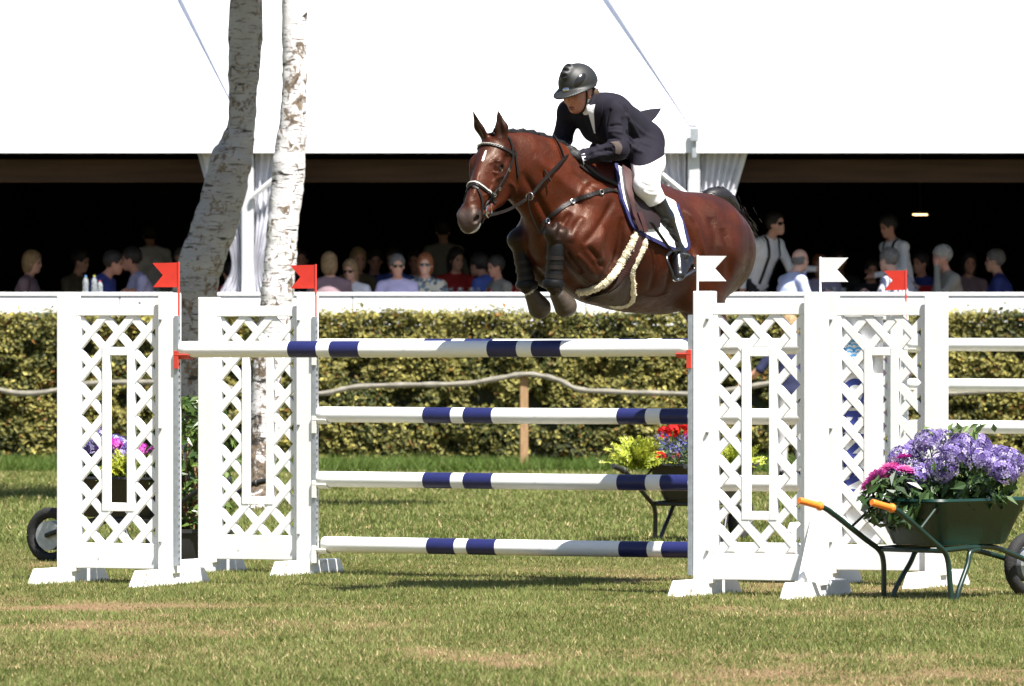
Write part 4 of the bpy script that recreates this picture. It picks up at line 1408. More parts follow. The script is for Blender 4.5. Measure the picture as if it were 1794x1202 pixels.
saddle = empty('saddle', HO)
tag(saddle, 'dark brown jumping saddle on a white pad edged in navy', 'saddle')
def pad_grid(top, bot, n, mrows, off, flip=1):
    """sheet on the skin between two pixel curves (top edge, bottom edge); flip -1 mirrors it to the far side"""
    T, B = spline(top, n), spline(bot, n)
    G, N = [], []
    for i in range(n):
        g, nr = [], []
        for j in range(mrows):
            t = j / (mrows - 1)
            q = np.array(T[i]) * (1 - t) + np.array(B[i]) * t
            h, nn = hit(q[0], q[1])
            if flip < 0:
                lo = to_local(np.array(h + HO)); lo[1] *= -1
                nl = to_local(np.array(nn + HO)); nl[1] *= -1
                h, nn = near(LW(lo))
            g.append(h + nn * off); nr.append(nn)
        G.append(g); N.append(nr)
    return G, N
padT = [(1078, 292), (1095, 303), (1120, 322), (1150, 340), (1168, 350), (1176, 354), (1182, 360)]
padB = [(1086, 352), (1104, 392), (1122, 410), (1150, 424), (1178, 437), (1200, 436), (1202, 425)]
for fl in (1, -1):
    G, N = pad_grid(padT, padB, 22, 14, .004, fl)
    # round the lower rear corner and lay the navy binding along front, bottom and rear edges
    pd = MB().sheet(G, N, .0, .016).build('saddle_pad', M['pad_white'], saddle, smooth=True, fix=True)
    edge = [(G[0][j], N[0][j]) for j in range(14)] + [(G[i][13], N[i][13]) for i in range(1, 22)] + [(G[21][j], N[21][j]) for j in range(12, -1, -1)]
    ribbon([(p + nn * .012, nn) for p, nn in edge], .022, .008).build('binding', M['pad_navy'], pd, fix=True)
flT = [(1092, 302), (1108, 310), (1128, 322), (1150, 336)]
flB = [(1097, 352), (1108, 384), (1124, 402), (1150, 400)]
for fl in (1, -1):
    G, N = pad_grid(flT, flB, 16, 12, .026, fl)
    MB().sheet(G, N, .0, .010).build('flap', M['saddle_leather'], saddle, smooth=True, fix=True)
    G, N = pad_grid([(1086, 300), (1092, 303), (1100, 308)], [(1093, 352), (1100, 378), (1106, 388)], 8, 12, .020, fl)
    MB().sheet(G, N, .0, .030).build('knee_roll', M['girth_leather'], saddle, smooth=True, fix=True)
sf = Field((-.55, -.28, 1.9), (.6, .28, 2.75), .01)
ws, wt = HL(1088, 300, 0), HL(1122, 313, 0)
for i in range(9):
    t = i / 8
    c = ws * (1 - t) + wt * t + np.array([0, 0, .028 - .03 * math.sin(math.pi * t) + .035 * max(0, t - .7)])
    sf.ell(c, (.07, .075 + .09 * t, .045), .04)
sV, sF, _, _ = sf.mesh()
link('seat', mesh_np('seat', to_world(sV) - np.array(HO), sF, [M['saddle_leather']]), saddle)
# girth with fleece edges and belly guard
girth = empty('girth', HO)
tag(girth, 'brown stud girth edged with cream fleece under the horse', 'girth')
gp = [(1121, 402), (1116, 425), (1106, 450), (1092, 478), (1074, 502), (1058, 520)]
strap(gp, .105, 'girth_strap', 'girth_leather', girth, .012, 40, .006)
G, N = [], []
for t0, t1 in zip(spline([(1110, 452), (1096, 478), (1072, 503), (1042, 514), (1012, 508)], 18), spline([(1110, 470), (1108, 500), (1104, 526), (1075, 531), (1030, 520)], 18)):
    g, nr = [], []
    for j in range(8):
        q = np.array(t0) * (1 - j / 7) + np.array(t1) * (j / 7)
        h, nn = hit(q[0], q[1]); g.append(h + nn * .012); nr.append(nn)
    G.append(g); N.append(nr)
MB().sheet(G, N, 0, .010).build('belly_guard', M['guard'], girth, smooth=True, fix=True)
def fleece(px, r, seed, dark=False):
    path = skin_path(px, .014, 60)
    rng = np.random.default_rng(seed)
    o = MB()
    rr = [r * (1 + .22 * math.sin(i * 1.9 + seed) * math.sin(i * .77)) * min(1, .5 + i * .12, .5 + (len(path) - 1 - i) * .12) for i in range(len(path))]
    o.tube([p for p, _ in path], rr, 9)
    for _ in range(2600):
        i = rng.integers(0, len(path) - 1)
        p = path[i][0].lerp(path[i + 1][0], rng.random())
        d = Vector(rng.normal(size=3)).normalized()
        b0 = p + d * rr[i] * .92
        s_ = d.orthogonal().normalized() * .0035
        o.add([tuple(b0 - s_), tuple(b0 + s_), tuple(b0 + (d + Vector(rng.normal(size=3)) * .5) * rr[i] * .24)], [(0, 1, 2)])
    ob = o.build('fleece_edge', M['fleece'], girth, smooth=True)
    return ob
fleece([(1112, 408), (1104, 430), (1090, 455), (1072, 480), (1055, 496), (1030, 507), (1012, 509)], .021, 1)
fleece([(1129, 418), (1124, 436), (1112, 458), (1104, 478), (1108, 500), (1107, 522), (1092, 532), (1068, 532)], .018, 2)
strap([(1062, 506), (1045, 513), (1028, 520)], .03, 'buckle_strap', 'tack', girth, .026, 14)
# girth straps and stirrup leather seen through the flap
strap([(1103, 372), (1109, 390), (1116, 404)], .03, 'girth_tab', 'girth_leather', girth, .040, 12, .004)
strap([(1113, 376), (1119, 392), (1124, 408)], .03, 'girth_tab', 'girth_leather', girth, .044, 12, .004)

bridle = empty('bridle', HO)
tag(bridle, 'black leather bridle with white piped noseband and braided browband', 'bridle')
def hband(pts, w, name, m_, t=.004, off=.006, n=36):
    """strap round the head through head-frame points laid on the skin"""
    path = []
    for q in spline(pts, n):
        h, nn = near(LW(HD(*q)))
        path.append((h + nn * off, nn))
    return ribbon(path, w, t).build(name, M[m_], bridle, fix=True)
hband([(.055, -.11, -.10), (.07, -.10, .0), (.075, -.05, .06), (.075, 0, .08), (.075, .05, .06), (.07, .10, .0), (.055, .11, -.08)], .018, 'browband', 'tack')
path = []
for q in spline([(.075, -.09, .03), (.077, -.05, .06), (.077, 0, .08), (.077, .05, .06), (.073, .09, .03)], 44):
    h, nn = near(LW(HD(*q))); path.append((h + nn * .011, nn))
br = MB()
for ph in (0, math.pi):
    br.tube([p + Vector((0, 0, .0055 * math.sin(i * .9 + ph))) + nn * .003 * math.cos(i * .9 + ph) for i, (p, nn) in enumerate(path)], .0024, 5)
br.build('braid', M['strap_white'], bridle, smooth=True)
for s in (1, -1):
    hband([(-.01, s * .06, -.02), (.03, s * .09, -.05), (.10, s * .10, -.085), (.22, s * .10, -.085), (.34, s * .08, -.075), (.445, s * .065, -.068)], .017, 'cheekpiece', 'tack')
    hband([(.03, s * .095, -.075), (.08, s * .10, -.13), (.13, s * .09, -.20)], .013, 'throat_lash', 'tack')
    ring(LW(HD(.465, s * .082, -.072)), LW(hd_b) - LW((0, 0, 0)), .036, .0042, 'bit_ring', 'steel', bridle)
    for a_ in (.16, .30, .36):
        h, nn = near(LW(HD(a_, s * .10, -.082)))
        ring(h + nn * .012, nn, .010, .002, 'buckle', 'steel', bridle, 8)
hband([(-.005, -.07, -.03), (-.02, 0, .06), (-.005, .07, -.03)], .024, 'headpiece', 'tack')
nb = hband([(.37, -.085, -.12), (.365, -.075, -.02), (.36, 0, .06), (.365, .075, -.02), (.37, .085, -.12)], .024, 'noseband', 'tack')
path = []
for q in spline([(.362, -.06, .02), (.357, 0, .06), (.362, .06, .01), (.364, .08, -.03)], 26):
    h, nn = near(LW(HD(*q))); path.append((h + nn * .013, nn))
ribbon(path, .008, .002).build('piping', M['strap_white'], nb, fix=True)
hband([(.375, .0, .05), (.43, .05, .01), (.50, .065, -.04), (.54, .06, -.09)], .012, 'flash_strap', 'tack')
hband([(.375, .0, .05), (.43, -.05, .01), (.50, -.065, -.04), (.54, -.06, -.09)], .012, 'flash_strap', 'tack')
MB().tube([LW(HD(.47, .085, -.075)), LW(HD(.49, .05, -.075)), LW(HD(.49, -.05, -.075)), LW(HD(.47, -.085, -.075))], .009, 8).build('bit_bar', M['steel'], bridle, smooth=True)
M['foam_white'] = M['strap_white']
# reins: from the bit ring through the martingale ring to the hand
def cable(pts, w, name, parent, m_='tack', n=40, sag=0):
    G, N = [], []
    P_ = [Vector(q) for q in spline([tuple(p) for p in pts], n)]
    for i, p in enumerate(P_):
        d = (P_[min(i + 1, n - 1)] - P_[max(i - 1, 0)]).normalized()
        vw = (p + HO - Vector((0, 0, CAMZ))).normalized()
        up = Vector((0, 0, 1)) - d * d.z
        up = up.normalized() * (w / 2)
        G.append([p - up, p + up]); N.append([d.cross(up).normalized()] * 2)
    return MB().sheet(G, N, -.003, .003).build(name, M[m_], parent, fix=True)
hand_l, hand_r = LW(HL(1000, 270, .07)), LW(HL(985, 266, -.06))
rl0 = LW(HD(.485, .085, -.085)); rr0 = LW(HD(.485, -.085, -.085))
mring = LW(HL(924, 341, .16))
mring = hit(924, 341)[0] + hit(924, 341)[1] * .03
q1, q2, q3 = [hit(*q)[0] + hit(*q)[1] * .022 for q in ((946, 318), (966, 298), (984, 280))]
cable([rl0, (rl0 + mring) / 2 + Vector((0, 0, -.02)), mring, q1, q2, q3, hand_l], .017, 'rein', bridle)
mring2 = LW(HL(880, 335, -.20))
cable([rr0, mring2, (mring2 + hand_r) / 2, hand_r], .017, 'rein', bridle)
ring(mring, LW((1, .3, 0)) - LW((0, 0, 0)), .022, .004, 'martingale_ring', 'steel', bridle)
rs = q1.lerp(q2, .5)
MB().tube([rs + Vector((-.02, 0, .035)), rs, rs + Vector((.02, 0, -.035))], .006, 6).build('rein_stop', M['tack'], bridle)
cable([hand_l] + [hit(*q)[0] + hit(*q)[1] * .02 for q in ((1015, 284), (1035, 302), (1060, 318), (1084, 328))], .016, 'rein_loop', bridle)
cable([q3] + [hit(*q)[0] + hit(*q)[1] * .02 for q in ((978, 262), (972, 250), (967, 243))], .016, 'rein_loop', bridle)
breast = empty('breastplate', HO)
tag(breast, 'dark leather breastplate strapped across the horse shoulder', 'breastplate')
strap([(1094, 342), (1078, 336), (1060, 334), (1030, 343), (1005, 352), (985, 364), (962, 380)], .024, 'shoulder_strap', 'tack', breast, .008)
strap([(1082, 322), (1060, 318), (1035, 305), (1015, 290)], .020, 'neck_strap', 'tack', breast, .008)
strap([(962, 380), (952, 392), (948, 410)], .022, 'chest_strap', 'tack', breast, .008, 14)
for px, py in ((1002, 354), (1052, 336), (958, 388)):
    h, nn = hit(px, py)
    ring(h + nn * .015, nn, .014, .003, 'buckle', 'steel', breast, 10)
cable([LW(HL(924, 341, .16)), LW(HL(928, 370, .12)), LW(HL(945, 410, .05))], .014, 'martingale_strap', breast)
# protective boots on the cannons
for s, nm in ((1, 'black tendon boot on the near foreleg, under the horse chest'), (-1, 'black tendon boot on the far foreleg, left of the other')):
    e, kn, ft, pa, ho = KN[s]
    r0 = empty('tendon_boot', HO)
    tag(r0, nm, 'horse boot', 'tendon boots on the forelegs')
    a_, b_ = kn * .80 + ft * .20, kn * -.02 + ft * 1.02
    pts = [LW(a_ * (1 - t) + b_ * t + np.array([-.012, 0, 0])) for t in (0, .05, .3, .6, .85, .95, 1)]
    MB().tube(pts, [.050, .054, .051, .049, .052, .060, .058], 16).build('shell', M['boot_black'], r0, smooth=True)
    for t in (.3, .52, .74):
        p0 = a_ * (1 - t) + b_ * t + np.array([-.012, 0, 0])
        p1 = a_ * (1 - t - .09) + b_ * (t + .09) + np.array([-.012, 0, 0])
        MB().tube([LW(p0), LW(p1)], .0545, 16).build('strap', M['tack'], r0, smooth=True)
    MB().lathe([(.02, -.03), (.062, -.02), (.070, 0), (.062, .025), (.03, .035)], tuple(LW(ft + np.array([-.01, 0, .0]))), 14).build('fetlock_cap', M['boot_black'], r0, smooth=True)
# ------------------------------------------------------------------ rider
M['skin'] = mat('skin', (.44, .19, .13), .5, var=.12, scale=18, sub=.12)
M['coat_cloth'] = mat('coat_cloth', (.0072, .0060, .0122), .85, var=.15, scale=9, bump=.35, bscale=9, spec=.25)
M['breeches'] = mat('breeches', (.78, .78, .80), .75, var=.03, scale=14, bump=.25, bscale=14)
M['riding_boot'] = mat('riding_boot', (.006, .006, .007), .28, var=.3, scale=10, bump=.25, bscale=16, spec=.6)
M['glove'] = mat('glove', (.009, .008, .008), .65, var=.3, scale=30, bump=.3)
M['helmet'] = mat('helmet', (.014, .0145, .014), .52, var=.15, scale=40, bump=.06, bscale=300, spec=.45)
M['helmet_gloss'] = mat('helmet_gloss', (.012, .012, .012), .18, var=.1, scale=20)
M['shirt_white'] = mat('shirt_white', (.78, .78, .82), .8, bump=.25, bscale=30)
M['brown_hair'] = mat('brown_hair', (.075, .045, .025), .5, var=.3, scale=40)
M['elbow_patch'] = mat('elbow_patch', (.06, .042, .036), .8, var=.1, scale=20)
M['lip'] = mat('lip', (.17, .04, .035), .5)
rf = Field((-.75, -.55, 1.60), (1.02, .66, 3.22), .0065)
SKIN, COAT, BRE, BOOT, GLOVE, SHIRT = 0, 1, 2, 3, 4, 5
J = lambda px, py, l: HL(px, py, l)
pelvis, waist, chest = J(1114, 247, 0), J(1092, 226, 0), J(1060, 207, 0)
nk = J(1036, 186, 0)
# jacketed trunk
rf.cone(pelvis, waist, .138, .130, .06, 0, COAT, flat=(LX, 1.10))
rf.cone(waist, chest, .132, .150, .06, 0, COAT, flat=(LX, 1.12))
rf.cone(chest, J(1044, 196, 0), .150, .105, .06, 0, COAT, flat=(LX, 1.25))
rf.ell(J(1062, 218, .08), (.09, .07, .09), .05, None, 0, COAT)
rf.ell(J(1062, 218, -.08), (.09, .07, .09), .05, None, 0, COAT)
sl_, sr_ = J(1078, 196, .185), J(998, 196, -.185)
rf.cone(J(1046, 190, .05), sl_, .075, .078, .05, 0, COAT)
rf.cone(J(1030, 190, -.05), sr_, .075, .072, .05, 0, COAT)
# buttocks and jacket skirt
for s in (1, -1):
    rf.ell(J(1117, 252, .0) + np.array([0, s * .075, 0]), (.12, .10, .125), .05, None, 0, COAT)
rf.cone(J(1108, 262, .14), J(1134, 264, .15), .062, .056, .04, 0, COAT)
rf.cone(J(1108, 262, .14) * np.array([1, -1, 1]), J(1134, 264, .15) * np.array([1, -1, 1]), .062, .056, .04, 0, COAT)
# arms: shoulder, elbow, wrist
el_, wl_ = J(1084, 262, .27), J(1022, 277, .13)
rf.cone(sl_, el_, .074, .060, .03, 0, COAT)
rf.cone(el_, wl_, .060, .044, .025, 0, COAT)
er_, wr_ = J(984, 246, -.24), J(986, 268, -.10)
rf.cone(sr_, er_, .070, .056, .03, 0, COAT)
rf.cone(er_, wr_, .056, .042, .025, 0, COAT)
# sleeve folds
rng = np.random.default_rng(3)
for a_, b_ in ((sl_, el_), (el_, wl_), (sr_, er_)):
    for t in (.55, .7, .84, .95):
        c = a_ * (1 - t) + b_ * t
        ax = (b_ - a_) / np.linalg.norm(b_ - a_)
        sd = np.cross(ax, rng.normal(size=3)); sd /= np.linalg.norm(sd)
        rf.cone(c + sd * .045, c - sd * .02 + np.cross(ax, sd) * .055, .013, .008, .02, 0, COAT)
for p0, p1 in (((1092, 205, .17), (1108, 232, .14)), ((1105, 215, .13), (1125, 245, .15)), ((1072, 225, .16), (1100, 250, .17)), ((1085, 215, .18), (1110, 255, .16))):
    rf.cone(J(*p0), J(*p1), .010, .012, .03, 0, COAT)
# gloved hands: palm, four curled fingers and thumb round the rein
def hand(wrist, palm, knuck, tip_dir, thumb_dir, spread):
    ax = palm - wrist; ax /= np.linalg.norm(ax)
    rf.cone(wrist, palm, .034, .036, .015, 0, GLOVE)
    rf.cone(wrist - ax * .01, wrist + ax * .012, .040, .040, .008, 0, GLOVE)
    for i in range(4):
        b0 = palm + ax * .015 + spread * (i - 1.5) * .021
        k1 = b0 + ax * (.030 - .004 * abs(i - 1.2))
        k2 = k1 + tip_dir * .026
        k3 = k2 - ax * (.024 - .003 * i)
        rf.cone(b0, k1, .0120, .0115, .006, 0, GLOVE); rf.cone(k1, k2, .0115, .0105, .005, 0, GLOVE); rf.cone(k2, k3, .0105, .009, .005, 0, GLOVE)
    t0 = wrist * .45 + palm * .55 + thumb_dir * .025
    t1 = t0 + ax * .030 + thumb_dir * .018
    rf.cone(t0, t1, .0135, .012, .008, 0, GLOVE); rf.cone(t1, t1 + ax * .028 - thumb_dir * .006, .012, .010, .005, 0, GLOVE)
dn = np.array([0, 0, -1.0])
pl_ = J(1003, 271, .085)
hand(wl_, pl_, None, np.array([.0, -.75, -.65]), np.array([0, -.35, .95]), np.array([0, .55, -.83]))
pr_ = J(988, 270, -.055)
hand(wr_, pr_, None, np.array([.0, .75, -.65]), np.array([0, .35, .95]), np.array([0, -.55, -.83]))
# legs
for s in (1, -1):
    mir = np.array([1, s, 1])
    hip, kn = J(1134, 266, .12) * mir, J(1133, 324, .335) * mir
    an, he_, toe = J(1186, 440, .335) * mir, J(1206, 456, .33) * mir, J(1190, 482, .42) * mir
    rf.cone(hip, kn, .105, .078, .03, 0, BRE)
    rf.ell(J(1138, 285, .2) * mir, (.10, .085, .11), .04, None, 0, BRE)
    rf.ell(kn + np.array([.01, 0, 0]), (.072, .066, .078), .03, None, 0, BRE)
    bt = kn * .80 + an * .20
    rf.cone(kn, bt, .070, .064, .02, 0, BRE)
    md = kn * .5 + an * .5 + np.array([-.018, 0, 0])
    rf.cone(bt + np.array([0, 0, .02]), md, .063, .061, .012, 0, BOOT)
    rf.cone(md, an, .061, .044, .02, 0, BOOT)
    rf.cone(an, he_, .046, .036, .02, 0, BOOT)
    rf.cone(an, toe, .044, .034, .02, 0, BOOT)
    rf.cone(he_, toe, .034, .034, .02, 0, BOOT, flat=(np.array([0, 0, 1.0]), .8))
# neck, stock and head
hc = J(1013, 160, 0)
rf.cone(nk, J(1022, 178, 0), .058, .052, .03, 0, SHIRT)
rf.cone(J(1034, 190, .035), J(1040, 222, .035), .050, .020, .02, 0, SHIRT)
rf.cone(J(1024, 180, 0), hc, .050, .056, .03, 0, SKIN)
FB, FT = R(38), R(14)                                      # face turned towards the camera's left, nose slightly down
f_h = to_local(np.array([HO.x - math.sin(FB), HO.y - math.cos(FB), 0.0])); f_h[2] = 0
f_l = to_local(np.array([HO.x + math.cos(FB), HO.y - math.sin(FB), 0.0])); f_l[2] = 0
f_f = math.cos(FT) * f_h - math.sin(FT) * upv
f_u = math.sin(FT) * f_h + math.cos(FT) * upv
FM = np.stack([f_f, f_l, f_u])
def FH(a, b_, c): return hc + f_f * a + f_l * b_ + f_u * c
def fe(a, b_, c, r, k=.012, tg=SKIN, sub=False, pt=0.0): rf.ell(FH(a, b_, c), r, k, FM, pt, tg, sub)
fe(0, 0, .02, (.098, .076, .105), .03)
fe(.035, 0, -.045, (.062, .058, .072), .03)                 # face
fe(.055, 0, -.098, (.030, .034, .026), .025)                # chin
fe(.088, 0, -.030, (.017, .012, .026), .012)                # nose
fe(.098, 0, -.040, (.013, .015, .010), .010)
fe(.080, 0, -.074, (.014, .024, .008), .010)                # lips
fe(.078, 0, -.086, (.013, .020, .008), .010)
fe(.090, 0, -.079, (.016, .018, .0055), .004, SKIN, True, 1.0)    # parted mouth
for s in (1, -1):
    fe(.084, s * .032, -.006, (.016, .015, .009), .010, SKIN, True, .8)      # eye hollows
    fe(.077, s * .032, -.007, (.010, .012, .009), .006)
    fe(.080, s * .034, .010, (.012, .022, .006), .010)       # brow
    fe(.060, s * .045, -.038, (.024, .020, .020), .02)       # cheek
    fe(-.005, s * .076, -.020, (.018, .009, .028), .008)     # ear
rV, rF, rP, rT = rf.mesh()
rV = relax(rV, rF, 1, .35)
_w0 = to_world(rV) - np.array(HO)
_bv = BVHTree.FromPolygons([tuple(p) for p in _w0], [tuple(f) for f in rF])
_N = normals(rV, rF)
for px, amp, wd in (
    ([(1096, 198), (1108, 222), (1126, 250)], .012, .014), ([(1090, 205), (1098, 230), (1112, 258)], -.012, .014), ([(1105, 212), (1125, 232), (1150, 246)], .010, .014), ([(1100, 232), (1120, 250), (1142, 258)], -.010, .013),
    ([(1098, 245), (1115, 262), (1130, 268)], .010, .012), ([(1066, 222), (1080, 219), (1094, 221)], -.010, .008), ([(1064, 232), (1078, 231), (1092, 234)], .009, .009), ([(1064, 242), (1076, 242), (1090, 246)], -.009, .008),
    ([(1060, 262), (1070, 256), (1078, 250)], .010, .010), ([(1050, 268), (1062, 262), (1074, 266)], -.010, .009), ([(1035, 280), (1050, 272), (1066, 272)], .008, .010), ([(1028, 275), (1040, 268), (1052, 264)], -.007, .008),
    ([(1070, 190), (1064, 205), (1062, 225)], -.012, .010), ([(1085, 178), (1095, 190), (1098, 202)], -.008, .012), ([(985, 212), (994, 216), (1002, 222)], -.009, .008), ([(982, 228), (992, 232), (1000, 234)], .008, .009), ([(984, 242), (992, 240), (1000, 246)], -.008, .008),
    ([(1115, 290), (1128, 300), (1146, 302)], -.006, .010), ([(1120, 318), (1134, 326), (1150, 326)], -.006, .009), ([(1126, 334), (1138, 340), (1152, 340)], .005, .008),
    ([(1156, 385), (1166, 382), (1174, 386)], -.006, .008), ([(1162, 400), (1172, 398), (1180, 402)], -.007, .007), ([(1166, 412), (1176, 410), (1184, 414)], .006, .007), ([(1172, 424), (1180, 422), (1188, 426)], -.006, .007)):
    sculpt(rV, _N, skin_line(px, 10), amp, wd)
rW = to_world(rV) - np.array(HO)
rider = empty('person', HO)
tag(rider, 'rider in dark coat, white breeches and black helmet crouched over the horse neck', 'person')
rc = np.where((rP > .5)[:, None], np.array([.10, .03, .025]), np.array([.42, .17, .115]))
pass
rme0 = mesh_np('body', rV, rF, [M['skin'], M['coat_cloth'], M['breeches'], M['riding_boot'], M['glove'], M['shirt_white']], midx=np.sort(rT[rF], 1)[:, 2])
# clean hems: cut the skin along the jacket hem and the boot tops, then hand the cloth out by side
bm = bmesh.new(); bm.from_mesh(rme0)
h0, h1 = J(1108, 287, .17), J(1161, 264, .17)
hn = np.cross(h1 - h0, LX); hn = hn / np.linalg.norm(hn); hn = hn * np.sign(hn[2])
bmesh.ops.bisect_plane(bm, geom=bm.verts[:] + bm.edges[:] + bm.faces[:], plane_co=tuple(h0), plane_no=tuple(hn), dist=1e-5)
k0, k1 = J(1133, 324, .335), J(1186, 440, .335)
sn = (k1 - k0) / np.linalg.norm(k1 - k0); sn[1] = 0
b0_ = J(1150, 351, .34)
bmesh.ops.bisect_plane(bm, geom=bm.verts[:] + bm.edges[:] + bm.faces[:], plane_co=tuple(b0_), plane_no=tuple(sn), dist=1e-5)
for f in bm.faces:
    c = np.array(f.calc_center_median())
    if f.material_index in (COAT, BRE) and (f.material_index == BRE or c[2] < h0[2] + .25) and c[0] < .62:
        f.material_index = COAT if (c - h0) @ hn > 0 else BRE
    if f.material_index in (BRE, BOOT) and abs(c[1]) > .2:
        f.material_index = BOOT if (c - b0_) @ sn > 0 else BRE
for v in bm.verts:
    v.co = Vector(to_world(np.array(v.co))) - HO
bm.to_mesh(rme0); bm.free()
rme0.update()
rme_unused = (rW, rF, 0)
link('body', rme0, rider)
RBV = BVHTree.FromPolygons([tuple(p) for p in rW], [tuple(f) for f in rF])
# helmet: shell, peak, vent mouldings, badge and harness
hl = Field((-.24, -.2, -.14), (.30, .2, .24), .0042)
hl.ell((-.004, 0, .042), (.128, .103, .108), .004)
hl.ell((-.018, 0, .03), (.128, .100, .10), .02)
hl.halfspace((0, 0, .012), (-.10, 0, -1))
hl.cone((.055, 0, .128), (.10, 0, .105), .035, .030, .02, flat=(np.array([0, 1, 0]), 1.1))
for x_, z_, w_ in ((.085, .128, .026), (.108, .100, .022), (.055, .148, .024)):
    hl.ell((x_ + .012, 0, z_ + .005), (.007, w_, .007), .012, sub=True, tg=None, paint=None)
# peak: a thin curved brim
for i in range(41):
    t = (i / 40 - .5) * 2
    an_ = t * R(118)
    rx = .128 + .062 * max(0, math.cos(an_ * .78)) ** 1.1
    ex, ey = .100 * math.cos(an_), .094 * math.sin(an_)
    ox_, oy_ = rx * math.cos(an_), (.108 + .012 * math.cos(an_)) * math.sin(an_)
    hl.cone((ex, ey, .018 - .01 * (1 - math.cos(an_)) * 0), (ox_, oy_, -.004 + .012 * abs(math.sin(an_)) - .012 * math.cos(an_)), .011, .006, .008, tg=0)
lV, lF, _, _ = hl.mesh()
lV = relax(lV, lF, 1, .4)
lV = lV * np.array([1.02, 1.02, 1.05])
hV2 = hc + f_u * .012 + lV[:, 0:1] * f_f + lV[:, 1:2] * f_l + lV[:, 2:3] * f_u
helm = link('helmet', mesh_np('helmet', to_world(hV2) - np.array(HO), lF, [M['helmet']]), rider)
FP = lambda a, b_, c: LW(FH(a, b_, c))
HBV = BVHTree.FromPolygons([tuple(p) for p in (to_world(hV2) - np.array(HO))], [tuple(f) for f in lF])
def hhit(px, py):
    d = (P(px, py, 40.0) - Vector((0, 0, CAMZ))).normalized()
    h, n_, _, _ = HBV.ray_cast(Vector((0, 0, CAMZ)) - HO, d)
    if h is None: h, n_, _, _ = HBV.find_nearest(P(px, py, 39.9) - HO)
    return h, n_
G, N = [], []
for i in range(17):
    row, nr = [], []
    for j in range(6):
        r_, th_ = j / 5, 2 * math.pi * i / 16
        a_, b_ = 14 * r_ * math.cos(th_), 6.5 * r_ * math.sin(th_)
        h, n_ = hhit(1016 + a_ * .62 + b_ * .78, 140 - a_ * .78 + b_ * .62)
        row.append(h + n_ * (.004 * (1 - r_ * r_))); nr.append(n_)
    G.append(row); N.append(nr)
MB().sheet(G, N, 0, .002).build('vent_inlay', M['helmet_gloss'], helm, smooth=True, fix=True)
bc = FP(.138, .018, .040)
bd_ = MB().lathe([(.004, -.003), (.016, -.002), (.017, .001), (.010, .004)], (0, 0, 0), 14).build('badge', M['steel'], helm, smooth=True)
bd_.location = bc
bd_.rotation_euler = (FP(1, .25, .35) - FP(0, 0, 0)).to_track_quat('Z', 'Y').to_euler()
bd_.scale = (1.3, .75, 1)
for s in (1, -1):
    def rn(a, b_, c, off=.004):
        h, n_, _, _ = RBV.find_nearest(FP(a, b_, c)); return h + n_ * off
    pth = [FP(.02, s * .080, .015), rn(.022, s * .08, -.03), rn(.025, s * .07, -.075), rn(.03, s * .04, -.115), rn(.035, 0, -.125)]
    MB().tube(spline([tuple(p) for p in pth], 16), .0055, 6).build('chin_strap', M['tack'], helm, smooth=True)
    pth = [FP(-.06, s * .075, .01), rn(-.03, s * .075, -.045), rn(.015, s * .072, -.075)]
    MB().tube(spline([tuple(p) for p in pth], 10), .005, 6).build('chin_strap', M['tack'], helm, smooth=True)
    MB().lathe([(.009 * math.sin(math.pi * (i + .5) / 8), -.009 * math.cos(math.pi * (i + .5) / 8)) for i in range(8)], tuple(FP(.074, s * .032, -.007)), 10).build('eye', M['eye'], rider, smooth=True)
hb = MB()
hb.tube(spline([tuple(FP(-.09, .05, -.01)), tuple(FP(-.105, .03, -.05)), tuple(FP(-.10, 0, -.065)), tuple(FP(-.105, -.03, -.05))], 12), [.02, .03, .034, .036, .036, .036, .036, .036, .034, .03, .024, .02], 9)
hb.build('hair', M['brown_hair'], rider, smooth=True)
MB().tube([FP(.086, -.02, -.079), FP(.092, 0, -.076), FP(.086, .02, -.079)], .0045, 6).tube([FP(.084, -.018, -.090), FP(.090, 0, -.093), FP(.084, .018, -.090)], .005, 6).build('lips', M['lip'], rider, smooth=True)
# coat tail flying up behind, lapels, pocket flap, cuffs and buttons
tip = J(1158, 190, .0)
ct = MB()
b0, b1 = J(1108, 206, .0), J(1124, 218, .0)
G, N = [], []
sdv = LW((0, 1, 0)) - LW((0, 0, 0))
for i in range(12):
    t = i / 11
    up_ = Vector(LW(b0 * (1 - t) + tip * t)) + Vector((0, 0, .014 * math.sin(math.pi * t)))
    lo_ = Vector(LW(b1 * (1 - t) + tip * t)) + Vector((0, 0, -.01 * math.sin(math.pi * t)))
    wv = .10 * (1 - t) ** .8 + .004
    G.append([up_ - sdv * wv * .5, up_.lerp(lo_, .5), lo_ + sdv * wv * .5]); N.append([Vector((0, -.3, 1))] * 3)
ct.sheet(G, N, -.002, .002).build('coat_tail', M['coat_cloth'], rider, smooth=True, fix=True)
def rhit(px, py):
    d = (P(px, py, 40.0) - Vector((0, 0, CAMZ))).normalized()
    h, n_, _, _ = RBV.ray_cast(Vector((0, 0, CAMZ)) - HO, d)
    if h is None: h, n_, _, _ = RBV.find_nearest(P(px, py, 39.9) - HO)
    return h, n_
def rsheet(T, B, name, m_, n=10, k=5, off=.004, th=.005):
    G, N = [], []
    for t0, t1 in zip(spline(T, n), spline(B, n)):
        g, nr = [], []
        for j in range(k):
            q = np.array(t0) * (1 - j / (k - 1)) + np.array(t1) * j / (k - 1)
            h, n_ = rhit(*q); g.append(h + n_ * off); nr.append(n_)
        G.append(g); N.append(nr)
    return MB().sheet(G, N, 0, th).build(name, M[m_], rider, smooth=True, fix=True)
rsheet([(1027, 186), (1032, 200), (1037, 216), (1042, 232)], [(1047, 183), (1046, 198), (1045, 214), (1044, 233)], 'stock', 'shirt_white', 10, 6, .003, .004)
